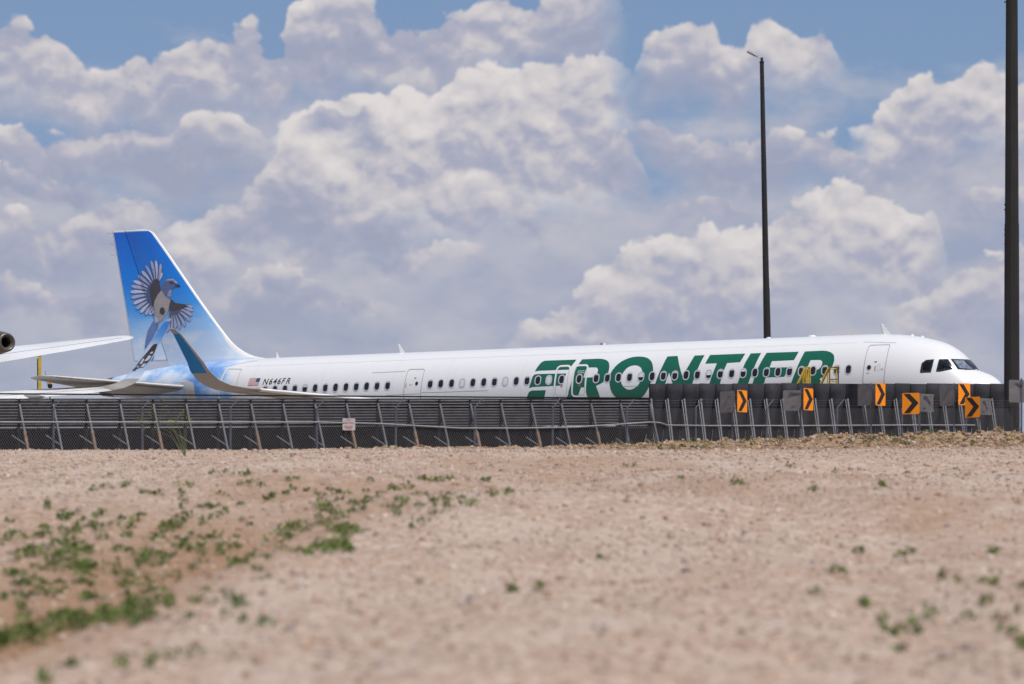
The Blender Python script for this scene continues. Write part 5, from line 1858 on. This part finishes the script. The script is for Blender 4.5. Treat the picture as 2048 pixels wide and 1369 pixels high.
arrow_sign('narrow orange arrow sign farthest left, alone before the dark panels', 1465, 150, (1473, 1494, 782, 825.5), (1441, 1469, 783, 825))
arrow_sign('orange arrow sign turned edgewise below the yellow steps', 1601, 148, (1605, 1626, 778, 822), (1566, 1602, 781, 822))
arrow_sign('orange arrow sign under the forward cabin door of the airliner', 1742, 149, (1748.5, 1770.5, 768, 812.5), (1717, 1740, 768, 811))
arrow_sign('broad orange arrow sign facing the camera below the cockpit windows', 1839, 145, (1804.5, 1837.5, 787, 829), (1838, 1868, 788, 824), frame=True)
arrow_sign('orange arrow sign under the nose, partly behind a lower one', 1908, 150, (1914, 1940, 768, 811.5), (1881, 1907, 768, 812))
arrow_sign('lowest orange arrow sign, overlapping the one under the nose', 1958, 145.5, (1930, 1957.5, 795, 836), (1958, 1983, 797, 830), frame=True)

# a bare sign back at the right edge
k = 146 / 8600
bx = (2043 - 1024) * k
bz = float(height(bx, 146)) - .15
rs = thing('road_sign', 'bare grey back of a road sign beside the big dark pole', 'road sign', (bx, 146, bz))
zz = lambda y: (1292 - y) * k + CAM_Z - bz
m = MB()
m.box((0, .03, zz(757) / 2), (.06, .06, zz(757)))
m.build('post', 'post_grey', rs)
panel('sign_back', .61, .76, rs, Vector(((2034 - 2043) * k, -.02, zz(783))), .35, 'sign_back', 'sign_back')
m = MB()
m.box(((2036 - 2043) * k, -.04, zz(768)), (.34, .03, .05))
m.build('bracket', 'post_grey', rs)

# ------------------------------------------------------------------ lamp poles


def lamp_pole():
    Y = 222.0
    k = Y / 8600
    bot, top = at(1538.5, 1292 + (CAM_Z * -1 + CAM_Z) , Y), at(1523.5, 124, Y)
    x_at = lambda z: at(1534.5, 675, Y).x + (z - at(1534.5, 675, Y).z) * ((at(1523.5, 120, Y).x - at(1534.5, 675, Y).x) / (at(1523.5, 120, Y).z - at(1534.5, 675, Y).z))
    b = Vector((x_at(0), Y, 0))
    t = thing('lamp_mast', 'slender dark lamp mast behind the airliner with one flood lamp on top', 'lamp post', tuple(b))
    zt = top.z
    rad = lambda z: (14.2 - (z - at(0, 675, Y).z) / (zt - at(0, 675, Y).z) * 6.0) * k / 2
    ms = at(0, 577, Y).z
    m = MB()
    m.tube([(0, 0, 0), (x_at(ms) - b.x, 0, ms)], [rad(0), rad(ms) * 1.03], 12)
    m.build('shaft', 'pole_bronze', t)
    m = MB()
    m.tube([(x_at(ms) - b.x, 0, ms - .3), (x_at(zt) - b.x, 0, zt)], [rad(ms) * .98, rad(zt)], 12)
    m.build('shaft', 'pole_bronze', t)
    hx = x_at(zt) - b.x
    m = MB()
    m.tube([(hx, 0, zt - .06), (hx, 0, zt + .02)], [rad(zt) * 1.15] * 2, 12)
    m.tube([(hx, 0, zt), (hx, 0, zt + .22)], [.07, .06], 10)
    m.box((hx, 0, zt + .14), (.13, .12, .14))
    m.build('tenon', 'black', t)
    h = MB()
    R = Matrix.Rotation(math.radians(27), 3, 'Y')
    c = Vector((hx - .48, 0, zt + .42))
    h.box(c, (.62, .42, .075), R)
    h.box(c + R @ Vector((-.1, 0, .05)), (.30, .3, .06), R)
    h.box(c + R @ Vector((.40, 0, .0)), (.26, .10, .06), R)
    h.box(Vector((hx - .12, 0, zt + .22)), (.22, .12, .07))
    lh = h.build('lamp_head', 'lamp_grey', t)
    m = MB()
    m.box(c + R @ Vector((-.04, 0, -.045)), (.46, .34, .02), R)
    m.build('lens', 'dark_seam', lh)
    m = MB()
    m.box((0, 0, .25), (.55, .55, .5))
    m.build('footing', 'concrete', t)


lamp_pole()


def big_pole():
    Y = 161.0
    k = Y / 8600
    x = (2023.5 - 1024) * k
    gz = float(height(x, Y)) - .1
    t = thing('lamp_mast', 'thick dark mast rising out of frame at the right edge', 'lamp post', (x, Y, gz))
    ztop = at(0, -330, Y).z - gz
    zj = at(0, 448, Y).z - gz

    def flat(z0, z1, r0, r1, n=12):
        V, F = [], []
        for z, r in ((z0, r0), (z1, r1)):
            for j in range(n):
                a = 2 * math.pi * (j + .5) / n
                V.append((r * math.cos(a), r * math.sin(a), z))
        for j in range(n):
            F.append((j, (j + 1) % n, n + (j + 1) % n, n + j))
        F += [tuple(range(n))[::-1], tuple(range(n, 2 * n))]
        return V, F
    V, F = flat(0, zj, 16.4 * k, 14.6 * k)
    mk('shaft', V, F, 'pole_bronze', t)
    V, F = flat(zj - .4, ztop, 14.1 * k, 10.4 * k)
    mk('shaft', V, F, 'pole_bronze', t)
    m = MB()
    for y in (410, 420, 460, 470, 488, 5):
        m.box((-14.0 * k, -.06, at(0, y, Y).z - gz), (.05, .05, .05))
    m.build('step_bolt', 'black', t)
    m = MB()
    R = Matrix.Rotation(math.radians(20), 3, 'Y')
    for sx in (-1, 1):
        m.box((sx * .7, 0, ztop + .1), (.8, .5, .09), Matrix.Rotation(math.radians(-15 * sx), 3, 'Y'))
    m.box((0, 0, ztop + .02), (1.0, .1, .1))
    m.build('lamp_head', 'lamp_grey', t)
    m = MB()
    m.lathe([(.52, 0), (.52, .35), (.36, .36)], (0, 0, 0), 'Z', 16)
    m.build('footing', 'concrete', t)


big_pole()


# ------------------------------------------------------------------ yellow maintenance steps behind the solid fence
def yellow_steps(label, px0, px1, ptop, Y, wide):
    k = Y / 8600
    x0, x1 = (px0 - 1024) * k, (px1 - 1024) * k
    t = thing('maintenance_steps', label, 'steps', (x0, Y, 0), 0, 'yellow steps beside the airliner')
    ztop = at(0, ptop, Y).z
    W = x1 - x0
    D = 1.0
    pf = ztop - 1.05
    post = [(.36 if wide else .30, 0), (.36 if wide else .30, D), (W, 0), (W, D)]
    for i, (x, y) in enumerate(post):
        m = MB()
        m.tube([(x, y, 0), (x, y, ztop)], .03, 7)
        m.build('upright', 'galvanised' if (wide and i == 2) else 'yellow_paint', t)
    for y in (0, D):
        m = MB()
        m.tube([(post[0][0], y, ztop), (-.55 - (pf) * .35, y, 0)], .035, 7)
        m.build('stringer', 'yellow_paint', t)
        m = MB()
        m.tube([(post[0][0], y, ztop), (W, y, ztop)], .026, 7)
        m.build('handrail', 'yellow_paint', t)
        m = MB()
        m.tube([(post[0][0], y, ztop - .48), (W, y, ztop - .48)], .022, 7)
        m.build('handrail', 'yellow_paint', t)
    m = MB()
    m.tube([(W, 0, ztop), (W, D, ztop)], .026, 7)
    m.build('handrail', 'yellow_paint', t)
    m = MB()
    m.box(((post[0][0] + W) / 2, D / 2, pf), (W - post[0][0] + .1, D, .06))
    m.build('platform', 'yellow_paint', t)
    n = int(pf / .27)
    for i in range(n):
        f = (i + 1) / (n + 1)
        m = MB()
        xx = (-.55 - pf * .35) + (post[0][0] + .1 + .55 + pf * .35) * f * .8
        m.box((xx, D / 2, pf * f), (.2, D * .9, .035))
        m.build('tread', 'yellow_paint', t)
    if not wide:
        for i in range(3):
            m = MB()
            m.tube([(.16 + i * .12, .1 + .2 * i, pf - .6), (.20 + i * .1, .1 + .2 * i, ztop - .03 * i)], .028, 6)
            m.build('gate_bar', 'yellow_paint', t)


yellow_steps('narrow yellow maintenance steps with closely set bars behind the solid fence', 1597, 1620, 735, 170.6, False)
yellow_steps('wider yellow maintenance steps with an open rail behind the solid fence', 1641, 1676.5, 735, 170.2, True)

# yellow post far behind the tailplane
Y = 214.0
b = at(79.5, 720, Y)
yp = thing('boom_post', 'yellow upright post standing behind the tailplane at the far left', 'post', (b.x, Y, 0))
zt = at(0, 713.5, Y).z
m = MB()
m.box((0, 0, zt / 2), (.14, .14, zt))
m.build('column', 'yellow_paint', yp)
m = MB()
m.box((-.10, 0, zt / 2 + 1.2), (.055, .10, zt - 2.6))
m.build('cable_chain', 'black', yp)
m = MB()
m.box((-.03, 0, zt + .03), (.22, .16, .07))
m.build('cap', 'yellow_paint', yp)
m = MB()
m.box((0, 0, .12), (1.2, 1.2, .24))
m.build('base', 'yellow_paint', yp)
b = at(97.5, 770, Y)
bc = thing('beacon_pole', 'thin pole with a small orange beacon under the tailplane', 'beacon', (b.x, Y + .6, 0))
m = MB()
m.tube([(0, 0, 0), (0, 0, b.z)], .03, 6)
m.build('pole', 'black', bc)
m = MB()
m.lathe([(.10, -.12), (.12, -.05), (.12, .05), (.05, .1)], (0, 0, b.z), 'Z', 10)
m.build('lamp_base', 'black', bc)
m = MB()
m.lathe([(.08, .08), (.09, .16), (.05, .24), (.01, .26)], (0, 0, b.z), 'Z', 10)
m.build('beacon_lens', 'sign_orange', bc)
m = MB()
m.tube([(-.12, 0, b.z), (-.24, 0, at(0, 741, Y).z)], .012, 5)
m.build('whip_antenna', 'black', bc)
